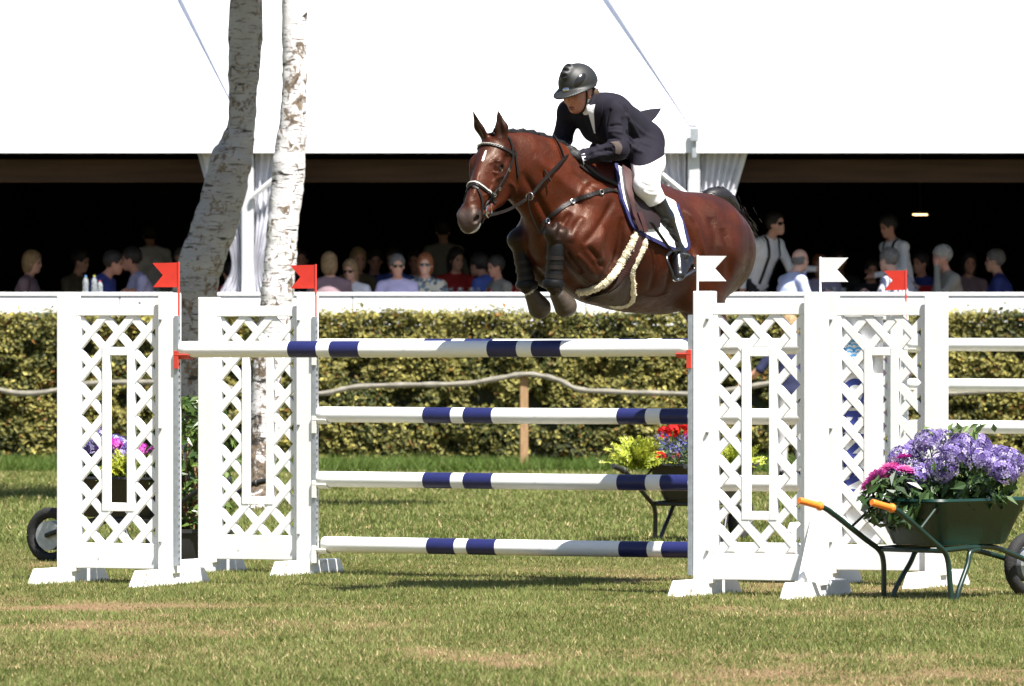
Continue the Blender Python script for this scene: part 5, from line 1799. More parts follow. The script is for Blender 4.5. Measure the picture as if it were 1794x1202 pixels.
rsheet([(1045, 180), (1042, 196), (1043, 214), (1044, 230)], [(1056, 184), (1056, 200), (1052, 216), (1046, 232)], 'lapel', 'coat_cloth')
rsheet([(1070, 250), (1078, 258), (1078, 268)], [(1084, 248), (1090, 258), (1086, 270)], 'elbow_patch', 'elbow_patch', 8, 5, .003, .003)
for px, py in ((1024, 289), (1030, 288), (1037, 288)):
    h, n_ = rhit(px, py)
    MB().lathe([(.002, 0), (.007, .001), (.006, .004)], (0, 0, 0), 8).build('cuff_button', M['tack'], rider, loc=h)
cuff = MB()
ax = wl_ - el_; ax /= np.linalg.norm(ax)
cuff.tube([LW(wl_ - ax * .012), LW(wl_ + ax * .010)], .0455, 14)
cuff.build('shirt_cuff', M['shirt_white'], rider, smooth=True)
# boot top edge, stirrup iron, leather and spur
st = empty('stirrup', HO)
tag(st, 'black stirrup iron and leather under the rider boot', 'stirrup')
kl, al, hel, tol = J(1133, 324, .335), J(1186, 440, .335), J(1206, 456, .33), J(1190, 482, .42)
p0, p1 = LW(J(1141, 390, .40)), LW(J(1176, 440, .43))
G = [[p0.lerp(p1, i / 10) + Vector((-.014, 0, .004)), p0.lerp(p1, i / 10) + Vector((.014, 0, -.004))] for i in range(11)]
MB().sheet(G, [[Vector((-.3, -.9, .3))] * 2] * 11, 0, .005).build('stirrup_leather', M['tack'], st, fix=True)
tr_ = [LW(J(1176, 440, .43)), LW(J(1168, 452, .46)), LW(J(1176, 474, .48)), LW(J(1184, 491, .47)), LW(J(1200, 484, .42)), LW(J(1216, 472, .36)), LW(J(1210, 455, .36)), LW(J(1194, 440, .38)), LW(J(1176, 440, .43))]
MB().tube(spline([tuple(p) for p in tr_], 36), .008, 8).build('stirrup_iron', M['riding_boot'], st, smooth=True)
a_, b_ = LW(J(1184, 491, .455)), LW(J(1215, 473, .35))
MB().tube([a_, b_], .020, 8, flat=(Vector((0, 0, 1)), .45)).build('tread', M['steel'], st, smooth=True)
sp_ = MB()
sp_.tube([LW(J(1196, 444, .40)), LW(J(1208, 446, .37)), LW(J(1212, 455, .33))], .005, 6)
sp_.build('spur', M['steel'], rider, smooth=True)
# ------------------------------------------------------------------ flower barrows and planters
M['tub_green'] = mat('tub_green', (.004, .026, .018), .38, var=.2, scale=6, bump=.06, bscale=20)
M['tub_black'] = mat('tub_black', (.018, .018, .018), .5, var=.25, scale=6, bump=.08)
M['tube_green'] = mat('tube_green', (.006, .022, .015), .35, var=.15, scale=9)
M['tube_black'] = mat('tube_black', (.014, .014, .014), .4, var=.2, scale=9)
M['grip_orange'] = mat('grip_orange', (.75, .20, .02), .45, var=.08, scale=30)
M['grip_black'] = mat('grip_black', (.02, .02, .02), .6)
M['tyre'] = mat('tyre', (.012, .012, .012), .8, bump=.3, bscale=80)
M['sticker'] = mat('sticker', (.62, .62, .60), .5, var=.2, scale=60)
M['plant_leaf'] = leafmat('plant_leaf', .38, .28, spec=.5)
M['petal'] = leafmat('petal', .6, .3, spec=.2)

def rrect(hx, hy, r, n=6):
    pts = []
    for cx_, cy_, a0 in ((hx - r, hy - r, 0), (-hx + r, hy - r, 90), (-hx + r, -hy + r, 180), (hx - r, -hy + r, 270)):
        for i in range(n + 1):
            a_ = R(a0 + 90 * i / n)
            pts.append((cx_ + r * math.cos(a_), cy_ + r * math.sin(a_)))
    return pts
def tub(rings):
    """loft of rounded rectangles (hx, hy, corner, z, x shift) from outer bottom over the rim to inner bottom"""
    m = MB()
    n = len(rrect(1, 1, .2))
    for hx, hy, r, z, sx in rings:
        m.v += [(x + sx, y, z) for x, y in rrect(hx, hy, r)]
    for i in range(len(rings) - 1):
        for k in range(n):
            a_, b_ = i * n + k, i * n + (k + 1) % n
            m.f.append((a_, b_, b_ + n, a_ + n))
    m.f.append(tuple(range(n))[::-1])
    m.f.append(tuple((len(rings) - 1) * n + k for k in range(n)))
    return m
def barrow(label, loc, rz, green=True):
    w = empty('wheelbarrow', loc, rz)
    tag(w, label, 'wheelbarrow', 'wheelbarrows planted with flowers')
    tm, fm, gm = (M['tub_green'], M['tube_green'], M['grip_orange']) if green else (M['tub_black'], M['tube_black'], M['grip_black'])
    tub([(.28, .19, .07, .315, .12), (.30, .21, .08, .32, .12), (.40, .285, .09, .56, .12), (.425, .31, .10, .575, .12), (.42, .305, .10, .59, .12), (.395, .28, .09, .582, .12), (.37, .26, .09, .50, .12)]).build('tub', tm, w, smooth=True)
    MB().box(-.24, .48, -.25, .25, .505, .53).build('soil', M['soil'], w)
    for s in (1, -1):
        h = [(-.80, s * .29, .575), (-.66, s * .288, .545), (-.56, s * .285, .50), (-.30, s * .27, .345), (-.20, s * .262, .285), (-.165, s * .26, .22), (-.155, s * .265, .10), (-.15, s * .27, .0)]
        MB().tube(spline(h, 30), .0165, 10).build('handle_leg', fm, w, smooth=True)
        gp_ = [Vector(h[0]).lerp(Vector(h[1]), t) for t in (-.25, -.2, .0, .5, .85, .9, 1.0)]
        MB().tube(gp_, [.017, .021, .020, .0195, .020, .027, .027], 12).build('grip', gm, w, smooth=True)
        MB().tube(spline([(-.20, s * .25, .292), (.0, s * .22, .30), (.3, s * .17, .30), (.60, s * .09, .24), (.80, s * .06, .18)], 20), .016, 10).build('frame_tube', fm, w, smooth=True)
        MB().tube(spline([(.16, s * .20, .29), (.07, s * .215, .275), (.03, s * .23, .20), (-.06, s * .25, .07), (-.09, s * .255, .0)], 18), .0155, 10).build('brace_leg', fm, w, smooth=True)
        MB().tube([(-.42, s * .276, .42), (-.25, s * .25, .545)], .008, 6).build('stay', fm, w, smooth=True)
    MB().tube([(-.19, -.26, .288), (-.19, .26, .288)], .014, 8).build('cross_tube', fm, w, smooth=True)
    wh = MB()
    n = 24
    pts = [(.80 + .155 * math.cos(2 * math.pi * i / n), 0, .18 + .155 * math.sin(2 * math.pi * i / n)) for i in range(n + 1)]
    wheel = wh.tube(pts, .038, 10, cap=False).build('wheel', M['tyre'], w, smooth=True)
    rim = MB()
    rim.tube([(.80, -.035, .18), (.80, .035, .18)], .10, 20).tube([(.80, -.06, .18), (.80, .06, .18)], .02, 10)
    rim.build('rim', M['galv'], wheel, smooth=True)
    if green:
        # paper label on the tub wall facing the handles
        o = MB().box(-.032, .032, -.001, .001, -.035, .035).build('paper_label', M['sticker'], w)
        o.location = (-.258, -.05, .47); o.rotation_euler = (0, R(-22), R(90))
        o.rotation_mode = 'XYZ'
    return w
def floret_head(name, n, R_, ps, cols, seed, squash=.75, petals=4, open_=.9):
    """a ball of small flat florets"""
    rng = np.random.default_rng(seed)
    V, Fc, C = [], [], []
    gold = math.pi * (3 - math.sqrt(5))
    for i in range(n):
        z = 1 - 1.45 * (i + .5) / n
        r = math.sqrt(max(0, 1 - z * z))
        d = Vector((r * math.cos(gold * i), r * math.sin(gold * i), z))
        d = (d + Vector(rng.normal(size=3)) * .10).normalized()
        c = Vector((d.x, d.y, d.z * squash)) * R_ * rng.uniform(.86, 1.06)
        a_ = d.orthogonal().normalized(); b_ = d.cross(a_)
        ph = rng.random() * 6.28
        s = ps * rng.uniform(.75, 1.2)
        col = np.array(cols[rng.integers(0, len(cols))]) * rng.uniform(.75, 1.25)
        for k in range(petals):
            q = ph + 2 * math.pi * k / petals
            t = a_ * math.cos(q) + b_ * math.sin(q)
            u = d.cross(t)
            o = len(V)
            V += [c, c + t * s * .6 + u * s * .42 + d * s * .12, c + t * s + d * s * .02 * open_, c + t * s * .6 - u * s * .42 + d * s * .12]
            Fc += [(o, o + 1, o + 2, o + 3)]
            C += [col * .7, col, col * 1.15, col]
    return mesh_np(name, np.array([tuple(v) for v in V]), np.array(Fc), [M['petal']], smooth=False, colors=np.array(C))
def dahlia(name, R_, cols, seed):
    rng = np.random.default_rng(seed)
    V, Fc, C = [], [], []
    for L in range(6):
        n = 16 - 2 * L
        el = R(8 + 14 * L)
        for k in range(n):
            a_ = 2 * math.pi * (k + .5 * (L % 2)) / n + rng.normal() * .05
            t = Vector((math.cos(a_) * math.cos(el), math.sin(a_) * math.cos(el), math.sin(el)))
            u = Vector((-math.sin(a_), math.cos(a_), 0))
            nn = t.cross(u)
            s = R_ * (1 - .10 * L) * rng.uniform(.9, 1.08)
            w_ = s * .24
            o = len(V)
            V += [t * s * .12, t * s * .6 + u * w_ - nn * w_ * -.4, t * s, t * s * .6 - u * w_ - nn * w_ * -.4]
            Fc.append((o, o + 1, o + 2, o + 3))
            col = np.array(cols[0]) * (1 - L / 7) + np.array(cols[1]) * (L / 7)
            col = col * rng.uniform(.85, 1.2)
            C += [col * .55, col, col * 1.2, col]
    return mesh_np(name, np.array([tuple(v) for v in V]), np.array(Fc), [M['petal']], smooth=False, colors=np.array(C))
def leafmass(n, c, r, L, cols, seed, name='foliage', up=.4, wr=.55):
    rng = np.random.default_rng(seed)
    q = rng.normal(size=(n, 3)); q /= np.linalg.norm(q, axis=1, keepdims=True)
    d = q.copy()
    q = q * rng.random((n, 1)) ** .38 * np.array(r) + np.array(c)
    Ls = rng.uniform(.7, 1.25, n) * L
    t = rng.random((n, 1))
    cc = np.array(cols[0]) * (1 - t) + np.array(cols[1]) * t
    return leaves(q, d + rng.normal(size=(n, 3)) * .6 + np.array([0, 0, up]), Ls, Ls * wr, cc, name, M['plant_leaf'], .3, rng)
def frond_plant(n, L, cols, seed, name='foliage'):
    """feathery golden fronds arching from a centre"""
    rng = np.random.default_rng(seed)
    Cc, Nn, Ll, Co = [], [], [], []
    for i in range(n):
        a_ = rng.random() * 6.28; el = R(rng.uniform(15, 85))
        d = Vector((math.cos(a_) * math.cos(el), math.sin(a_) * math.cos(el), math.sin(el)))
        u = d.orthogonal().normalized(); u = (u * math.cos(a_) + d.cross(u) * math.sin(a_)).normalized()
        l = L * rng.uniform(.6, 1.15)
        for j in range(14):
            t = j / 13
            c = d * l * (.15 + .85 * t) + Vector((0, 0, -.22 * l * t * t))
            for s in (-1, 1):
                w_ = l * .16 * (1 - t * .75)
                Cc.append(tuple(c + u * s * w_ * .6)); Nn.append(tuple(d.cross(u) + Vector(rng.normal(size=3)) * .3)); Ll.append(w_ * 1.5 + .008)
                Co.append(np.array(cols[0]) * (1 - t) + np.array(cols[1]) * t * rng.uniform(.8, 1.2))
    Ll = np.array(Ll)
    return leaves(np.array(Cc), np.array(Nn), Ll, Ll * .42, np.array(Co), name, M['plant_leaf'], .2, rng)
def plant(name, label, loc, rz=0, cat='plant', group='flowering plants in the barrows'):
    p = empty(name, loc, rz)
    return tag(p, label, cat, group)
GREEN = ((.018, .045, .012), (.07, .13, .03))
PURP = ((.16, .11, .34), (.24, .18, .42), (.36, .31, .52), (.52, .47, .64), (.08, .05, .20), (.28, .22, .46))
hyd = [floret_head('bloom', 80, .095, .021, PURP, 20 + i) for i in range(3)]
hyd2 = [floret_head('bloom', 95, .09, .020, ((.08, .05, .22), (.20, .15, .40), (.40, .38, .56)), 30 + i) for i in range(2)]
dah = [dahlia('bloom', .062, ((.62, .10, .42), (.80, .35, .45)), 40 + i) for i in range(2)]
dah_m = dahlia('bloom', .055, ((.42, .03, .28), (.55, .10, .35)), 45)
ger = [floret_head('bloom', 34, .045, .017, ((.62, .012, .012), (.48, .008, .010), (.75, .03, .02)), 50 + i, .8, 5) for i in range(2)]
lob = [floret_head('bloom', 24, .06, .011, ((.13, .12, .42), (.20, .19, .52), (.07, .06, .28)), 60 + i, .9, 3) for i in range(2)]
phl = floret_head('bloom', 40, .06, .020, ((.50, .06, .42), (.38, .03, .33), (.62, .15, .50)), 70, .8, 5)
def blooms(p, meshes, spots, sc=1.0, seed=0):
    rng = np.random.default_rng(seed)
    for i, s in enumerate(spots):
        o = link('bloom', meshes[i % len(meshes)], p, s)
        v = Vector((s[0] * 1.2 + rng.normal() * .15, s[1] * 1.2 + rng.normal() * .15, .35 + rng.random() * .3))
        o.rotation_euler = v.to_track_quat('Z', 'Y').to_euler()
        k = sc * rng.uniform(.85, 1.15)
        o.scale = (k, k, k)
        st_ = MB().tube([(0, 0, 0), (-s[0] * .4, -s[1] * .4, -max(.06, s[2] * .7))], .004, 5)
        so = st_.build('stem', M['stem_green'], p)
        so.location = s
M['stem_green'] = mat('stem_green', (.05, .10, .02), .6)

# --- green barrow in front of the lettered wing
phi = R(43)
cph, sph = math.cos(phi), math.sin(phi)
g0 = P(1412, 882, 38.35)
bo = Vector((g0.x - (-.78 * cph - .29 * sph), g0.y - (-.78 * sph + .29 * cph), 0))
bw1 = barrow('green wheelbarrow with orange grips holding purple and pink flowers', bo, phi, True)
def BW(o, ph, x, y, z): return Vector((o.x + x * math.cos(ph) - y * math.sin(ph), o.y + x * math.sin(ph) + y * math.cos(ph), z))
hp = plant('hydrangea_plant', 'big mounded purple hydrangea in the green wheelbarrow', BW(bo, phi, .17, -.03, .53))
link('foliage', leafmass(460, (0, 0, .10), (.34, .32, .17), .10, GREEN, 1), hp)
rng = np.random.default_rng(12)
spots = []
for a_, r, z in [(i * 2.4, .05 + .29 * math.sqrt(i / 18), 0) for i in range(19)]:
    x_, y_ = r * math.cos(a_), r * math.sin(a_)
    spots.append((x_, y_, .36 - 1.15 * (x_ * x_ + y_ * y_) + rng.normal() * .045))
blooms(hp, hyd, spots, 1.0, 2)
sg = np.array([(.02 + .12 * rng.normal(), .1 * rng.normal(), .42 + .06 * rng.random()) for _ in range(26)])
link('sprig_foliage', leaves(sg, rng.normal(size=(26, 3)) + np.array([0, -.5, .6]), rng.uniform(.06, .10, 26), rng.uniform(.025, .04, 26), np.array([[.13, .19, .06]]) * rng.uniform(.6, 1.4, (26, 1)), 'sprig_foliage', M['plant_leaf'], .3, rng), hp)
dp = plant('dahlia_plant', 'pink dahlias at the handle end of the green wheelbarrow', BW(bo, phi, -.20, .08, .53))
link('foliage', leafmass(460, (-.03, 0, .04), (.22, .28, .17), .085, ((.012, .035, .010), (.06, .11, .03)), 3, wr=.45), dp)
blooms(dp, dah + dah, [(-.10, .15, .17), (-.12, .06, .19), (-.14, -.02, .17), (-.05, .10, .22), (.02, -.03, .21), (-.10, .22, .14), (-.16, .12, .13)], 1.3, 3)
blooms(dp, [dah_m], [(.02, .10, .29)], 1.1, 4)
lf = plant('broad_leaf', 'broad drooping leaves hanging over the rim of the green wheelbarrow', BW(bo, phi, -.20, -.16, .55))
rng = np.random.default_rng(8)
n = 26
link('foliage', leaves(np.stack([rng.uniform(-.16, .02, n), rng.uniform(-.15, .30, n), rng.uniform(-.10, .08, n)], -1), np.stack([-np.ones(n), rng.normal(size=n) * .5 - .5, rng.uniform(0, .8, n)], -1), rng.uniform(.09, .13, n), rng.uniform(.05, .075, n), np.array([[.05, .10, .025]]) * rng.uniform(.6, 1.5, (n, 1)), 'foliage', M['plant_leaf'], .3, rng), lf)

# --- dark barrow between the jump and the hedge
d2 = 49.3
g2 = P(1080, 848, d2 - .65)
ph2 = R(64)
bo2 = Vector((g2.x - (-.78 * math.cos(ph2) - .29 * math.sin(ph2)), g2.y - (-.78 * math.sin(ph2) + .29 * math.cos(ph2)), 0))
barrow('black wheelbarrow with red and blue flowers behind the poles', bo2, ph2, False)
fp = plant('golden_fern', 'feathery yellow green fern beside the red flowers behind the poles', Vector((P(1116, 0, 49.05).x, 49.05, .57)))
link('foliage', frond_plant(60, .30, ((.22, .27, .02), (.46, .50, .06)), 5), fp)
fp = plant('golden_fern', 'feathery yellow green fern seen through the lattice under the rider', Vector((P(1288, 0, 49.5).x, 49.5, .52)))
link('foliage', frond_plant(46, .30, ((.20, .25, .02), (.42, .46, .06)), 6), fp)
gp2 = plant('geranium_plant', 'bright red geraniums in the black wheelbarrow', Vector((P(1178, 0, 49.25).x, 49.25, .56)))
link('foliage', leafmass(260, (0, 0, .07), (.24, .24, .13), .06, ((.03, .06, .02), (.12, .17, .07)), 8, wr=.8), gp2)
blooms(gp2, ger, [(-.06, .08, .26), (.02, .10, .28), (.0, .0, .27), (.10, .02, .31), (.14, -.05, .28), (-.16, -.02, .08), (-.10, -.12, .07), (.02, -.18, .08), (-.18, .12, .12), (.12, -.14, .24), (.06, .14, .34)], 1.05, 6)
lp = plant('lobelia_plant', 'small blue flowers among the red geraniums in the black wheelbarrow', Vector((P(1192, 0, 48.98).x, 48.98, .62)))
link('foliage', leafmass(150, (0, 0, .02), (.17, .15, .08), .03, ((.03, .06, .02), (.08, .12, .04)), 9), lp)
blooms(lp, lob, [(x_, y_, .10 + .05 * math.sin(3 * x_ * 10)) for x_, y_ in ((-.1, 0), (-.05, .08), (.0, -.08), (.03, .03), (.09, -.03), (.12, .08), (-.14, .07), (.06, -.12), (-.04, -.1), (.1, -.12))], 1.0, 7)

# --- barrow behind the left wing
d3 = 44.6
ph3 = R(150)
bo3 = P(262, 1000, d3); bo3.z = 0
barrow('dark wheelbarrow of purple and yellow plants behind the leftmost wing', bo3, ph3, False)
pp = plant('hydrangea_plant', 'purple hydrangea seen through the leftmost lattice wing', BW(bo3, ph3, .42, .0, .54))
link('foliage', leafmass(220, (0, 0, .08), (.22, .22, .15), .09, GREEN, 11), pp)
blooms(pp, hyd2, [(.0, .0, .30), (.14, .06, .24), (-.10, .12, .25), (.02, -.14, .24), (-.12, -.08, .22), (.16, -.1, .16)], 1.0, 9)
pp = plant('phlox_plant', 'magenta phlox seen through the leftmost lattice wing', BW(bo3, ph3, .06, .06, .54))
link('foliage', leafmass(180, (0, 0, .06), (.20, .20, .14), .07, GREEN, 12), pp)
blooms(pp, [phl], [(.1, .1, .20), (.0, .16, .22), (-.16, .04, .26), (-.22, .08, .24), (.12, .02, .16)], 1.0, 10)
fp = plant('golden_fern', 'yellow green fern seen through the leftmost lattice wing', BW(bo3, ph3, .05, .18, .56))
link('foliage', frond_plant(52, .27, ((.20, .25, .02), (.44, .46, .06)), 15), fp)

# --- laurel in a black square planter between the two left wings
d4 = 44.4
lo4 = P(338, 1000, d4); lo4.z = 0
pl = empty('planter', lo4, R(8))
tag(pl, 'black square planter between the two left wings', 'planter')
tub([(.20, .20, .03, 0, 0), (.205, .205, .03, .01, 0), (.235, .235, .03, .215, 0), (.25, .25, .03, .22, 0), (.25, .25, .03, .245, 0), (.225, .225, .03, .245, 0), (.22, .22, .03, .2, 0)]).build('tub', M['tub_black'], pl, smooth=True)
MB().box(-.2, .2, -.2, .2, .17, .205).build('soil', M['soil'], pl)
lr = empty('laurel_bush', lo4)
tag(lr, 'glossy green laurel bush growing in the black planter', 'bush')
rng = np.random.default_rng(4)
n = 900
zz = rng.uniform(.22, 1.12, n)
rad = .10 + .22 * np.sin(np.clip((zz - .15) / 1.0, 0, 1) * math.pi) ** .6
a_ = rng.uniform(0, 6.283, n)
rr = rad * rng.random(n) ** .45
q = np.stack([rr * np.cos(a_), rr * np.sin(a_), zz], -1)
t = rng.random((n, 1))
red = (rng.random((n, 1)) < .05) & (zz[:, None] < .6)
lc = np.where(red, np.array([[.10, .012, .012]]), np.array([[.022, .055, .010]]) * (1 - t) + np.array([[.13, .20, .035]]) * t)
Ls = rng.uniform(.06, .10, n)
link('foliage', leaves(q, np.stack([np.cos(a_), np.sin(a_), rng.uniform(.2, 1.2, n)], -1) + rng.normal(size=(n, 3)) * .4, Ls, Ls * .48, lc, 'foliage', M['plant_leaf'], .25, rng), lr)
sm = MB()
for i in range(9):
    an_ = i * .7
    sm.tube(spline([(.03 * math.cos(an_), .03 * math.sin(an_), .18), (.09 * math.cos(an_), .09 * math.sin(an_), .55), (.14 * math.cos(an_ + .4), .14 * math.sin(an_ + .4), .95)], 8), [.010 - .001 * j for j in range(8)], 5)
sm.build('stem', M['stake'], lr, smooth=True)
# ------------------------------------------------------------------ spectators and waiters
M['glass_dark'] = mat('glass_dark', (.008, .008, .010), .12, spec=.7)
SKM = [mat('skin_tone', c, .55, var=.1, scale=18) for c in ((.62, .34, .24), (.52, .25, .17), (.66, .39, .29))]
HAIRM = {k: mat('hair_' + k, c, .6, var=.3, scale=30, bump=.4, bscale=60) for k, c in dict(dark=(.02, .014, .010), grey=(.15, .14, .13), auburn=(.26, .09, .03), blonde=(.28, .18, .085), pale=(.30, .28, .25)).items()}
SHIRT_ = {}
def cloth(key, col, **k):
    if key not in SHIRT_:
        SHIRT_[key] = mat('cloth_' + key, col, .8, var=.08, scale=6, bump=.3, bscale=12, **k)
    return SHIRT_[key]
def rotx(p, a_, piv):
    y, z = p[1] - piv[1], p[2] - piv[2]
    return np.array([p[0], piv[1] + y * math.cos(a_) + z * math.sin(a_), piv[2] - y * math.sin(a_) + z * math.cos(a_)])
def spectator(label, px, py, d, face, shirt, pose='sit', lean=5, head=(0, 0), hair='dark', style='short', skin=0, arms=('rest', 'rest'), trousers=None, glasses=False, braces=False, floor=None, tie=None, h=.0125, group='spectators on the terrace', scale=None, turn=0, cat='person'):
    """face 0 looks at the camera, +90 to the picture's left; arms: (left, right)"""
    floor = FLOOR if floor is None else floor
    sit = pose == 'sit'
    hz = .52 if sit else .95
    pel = np.array([0, 0, hz])
    la = R(lean)
    up = lambda x, y, z: rotx(np.array([x, y, hz + z]), la, pel)
    chest, neckb, hc_ = up(0, .01, .36), up(0, .0, .52), up(0, .03, .70)
    fl = Field((-.62, -.62, -.02), (.62, .75, 1.95 if not sit else 1.50), h)
    S, C_, T_, SH = 0, 1, 2, 3
    fl.cone(pel, up(0, 0, .18), .145, .135, .05, 0, C_, flat=(np.array([1., 0, 0]), 1.15))
    fl.cone(up(0, 0, .16), chest, .135, .140, .05, 0, C_, flat=(np.array([1., 0, 0]), 1.22))
    fl.cone(chest, up(0, 0, .46), .14, .085, .05, 0, C_, flat=(np.array([1., 0, 0]), 1.35))
    fl.cone(neckb, hc_ - np.array([0, 0, .04]), .056, .052, .03, 0, S)
    for s, arm in ((-1, arms[0]), (1, arms[1])):           # -1 is the person's left: local x runs to their right
        sh = up(s * .19, 0, .45)
        fl.cone(up(s * .08, 0, .48), sh, .065, .066, .04, 0, C_)
        el, hn = {'rest': (up(s * .25, .06, .18), np.array([s * .18, .36, .62 if sit else .98])),
                  'table': (up(s * .30, .14, .20), np.array([s * .12, .48, .80 if sit else 1.05])),
                  'chin': (up(s * .22, .26, .22), hc_ + np.array([s * .07, .09, -.09])),
                  'reach': (up(s * .26, .22, .25), np.array([s * .30, .66, .86 if sit else 1.08])),
                  'side': (up(s * .34, .05, .24), np.array([s * .46, .22, .84 if sit else 1.05])),
                  'down': (up(s * .24, -.03, .16), np.array([s * .25, .03, hz - .08]))}[arm]
        fl.cone(sh, el, .060, .050, .03, 0, C_)
        short = style in ('bob', 'long') and arm in ('side', 'reach')
        fl.cone(el, hn, .046, .034, .02, 0, S if short else C_)
        if short: fl.cone(sh * .45 + el * .55, el, .046, .044, .01, 0, S)
        ax = (hn - el) / np.linalg.norm(hn - el)
        pm = hn + ax * .06
        fl.cone(hn, pm, .034, .038, .015, 0, S)
        sd = np.cross(ax, np.array([0, 0, 1.0])); sd /= np.linalg.norm(sd) + 1e-6
        for i in range(4):
            b0 = pm + sd * (i - 1.5) * .022
            fl.cone(b0, b0 + ax * .055 + np.array([0, 0, -.018]), .0115, .0105, .008, 0, S)
        fl.cone(pm - ax * .03 + sd * .03, pm + ax * .015 + sd * .052, .0125, .011, .01, 0, S)
    for s in (-1, 1):
        if sit:
            k_ = np.array([s * .13, .44, .50]); f_ = np.array([s * .14, .42, .06])
            fl.cone(pel + np.array([s * .09, 0, -.01]), k_, .095, .070, .04, 0, T_)
            fl.cone(k_, f_, .068, .045, .03, 0, T_)
        else:
            k_ = np.array([s * .10, .03, .50]); f_ = np.array([s * .11, -.02, .07])
            fl.cone(pel + np.array([s * .085, 0, -.02]), k_, .098, .068, .04, 0, T_)
            fl.cone(k_, f_, .066, .048, .03, 0, T_)
        fl.cone(f_ + np.array([0, -.03, -.03]), f_ + np.array([s * .02, .15, -.035]), .045, .038, .02, 0, SH)
    # head with face
    if head == (0, 0): head = (((px * 7.3) % 31) - 15, ((px * 3.7) % 15) - 9)
    yw, pt_ = R(head[0]), R(head[1])
    ff = np.array([math.sin(yw) * math.cos(pt_), math.cos(yw) * math.cos(pt_), math.sin(pt_)])
    fr = np.array([math.cos(yw), -math.sin(yw), 0.0]); fu = np.cross(fr, ff)
    Mh = np.stack([ff, fr, fu])
    FHp = lambda a_, b_, c: hc_ + ff * a_ + fr * b_ + fu * c
    fe_ = lambda a_, b_, c, r, k=.012, sub=False: fl.ell(FHp(a_, b_, c), r, k, Mh, 0, S, sub)
    fe_(-.005, 0, .025, (.098, .078, .100), .02)
    fe_(.03, 0, -.045, (.064, .060, .075), .025)
    fe_(.058, 0, -.100, (.028, .032, .024), .02)
    fe_(.094, 0, -.028, (.018, .013, .027), .010)
    fe_(.084, 0, -.075, (.012, .024, .010), .008)
    for s in (-1, 1):
        fe_(.090, s * .033, -.004, (.014, .016, .010), .008, True)
        fe_(.0, s * .080, -.015, (.018, .010, .030), .008)
    V, Fq, _, Tq = fl.mesh()
    V = relax(V, Fq, 1, .3)
    root_z = floor
    k = 1.0 if scale is None else scale
    target = P(px, py, d)
    if scale is None:
        k = min(1.10, max(.88, (target.z - floor) / hc_[2]))
    rz = math.pi - R(face)
    cr, sr = math.cos(rz), math.sin(rz)
    hx_, hy_ = hc_[0] * cr - hc_[1] * sr, hc_[0] * sr + hc_[1] * cr
    o = empty('person', (target.x - hx_ * k, target.y - hy_ * k, floor), rz)
    o.scale = (k, k, k)
    tag(o, label, cat, group)
    tro = trousers if trousers else cloth('dark', (.02, .02, .025))
    link('body', mesh_np('body', V, Fq, [SKM[skin], shirt, tro, M['tack']], midx=np.sort(Tq[Fq], 1)[:, 2]), o)
    # hair
    if style != 'bald':
        hf_ = Field(tuple(hc_ - .24), tuple(hc_ + .22), .0105)
        hf_.ell(FHp(-.018, 0, .044), (.116, .096, .110), .02, Mh)
        if style in ('bob', 'long'):
            hf_.ell(FHp(-.045, 0, -.03), (.085, .098, .12), .03, Mh)
        if style == 'long':
            hf_.ell(FHp(-.07, 0, -.12), (.055, .085, .11), .03, Mh)
        hf_.ell(FHp(.105, 0, -.055), (.115, .072, .120), .012, Mh, sub=True)
        if style == 'short':
            hf_.halfspace(FHp(-.02, 0, -.055), -(fu - ff * .5))
            for s in (-1, 1): hf_.ell(FHp(.02, s * .09, -.03), (.035, .03, .05), .01, Mh, sub=True)
    else:
        hf_ = Field(tuple(hc_ - .24), tuple(hc_ + .22), .0105)
        hf_.ell(FHp(-.022, 0, .005), (.090, .087, .07), .02, Mh)
        hf_.ell(FHp(.10, 0, .0), (.11, .11, .15), .012, Mh, sub=True)
        hf_.halfspace(FHp(-.02, 0, -.055), -(fu - ff * .5))
    V2, F2, _, _ = hf_.mesh()
    if len(F2):
        V2 = V2 + (V2 - hc_) * (.045 * (fbm(V2[:, 0:1] * 26 + 9, V2[:, 2:3] * 26 + V2[:, 1:2] * 19 + 30, 3, 2) - .5) + .015 * RNG.normal(size=(len(V2), 1)))
        link('hair', mesh_np('hair', V2, F2, [HAIRM[hair]]), o)
    if not glasses:
        for s in (-1, 1):
            MB().lathe([(.010 * math.sin(math.pi * (i + .5) / 6), -.010 * math.cos(math.pi * (i + .5) / 6)) for i in range(6)], tuple(FHp(.082, s * .033, -.004)), 8).build('eye', M['eye'], o, smooth=True)
            MB().tube([tuple(FHp(.088, s * .016, .016)), tuple(FHp(.084, s * .048, .017))], .005, 5).build('eyebrow', HAIRM[hair], o)
    if glasses:
        g_ = MB()
        for s in (-1, 1):
            G_ = [[Vector(FHp(.092 - .02 * abs(b_) / .06, s * b_, c)) for c in (-.024, .014)] for b_ in (.006, .022, .040, .058)]
            g_.sheet(G_, [[Vector(ff)] * 2] * 4, .004, .008)
            g_.tube([tuple(FHp(.075, s * .062, .006)), tuple(FHp(.0, s * .084, .006))], .004, 5)
        g_.build('sunglasses', M['glass_dark'], o, fix=True)
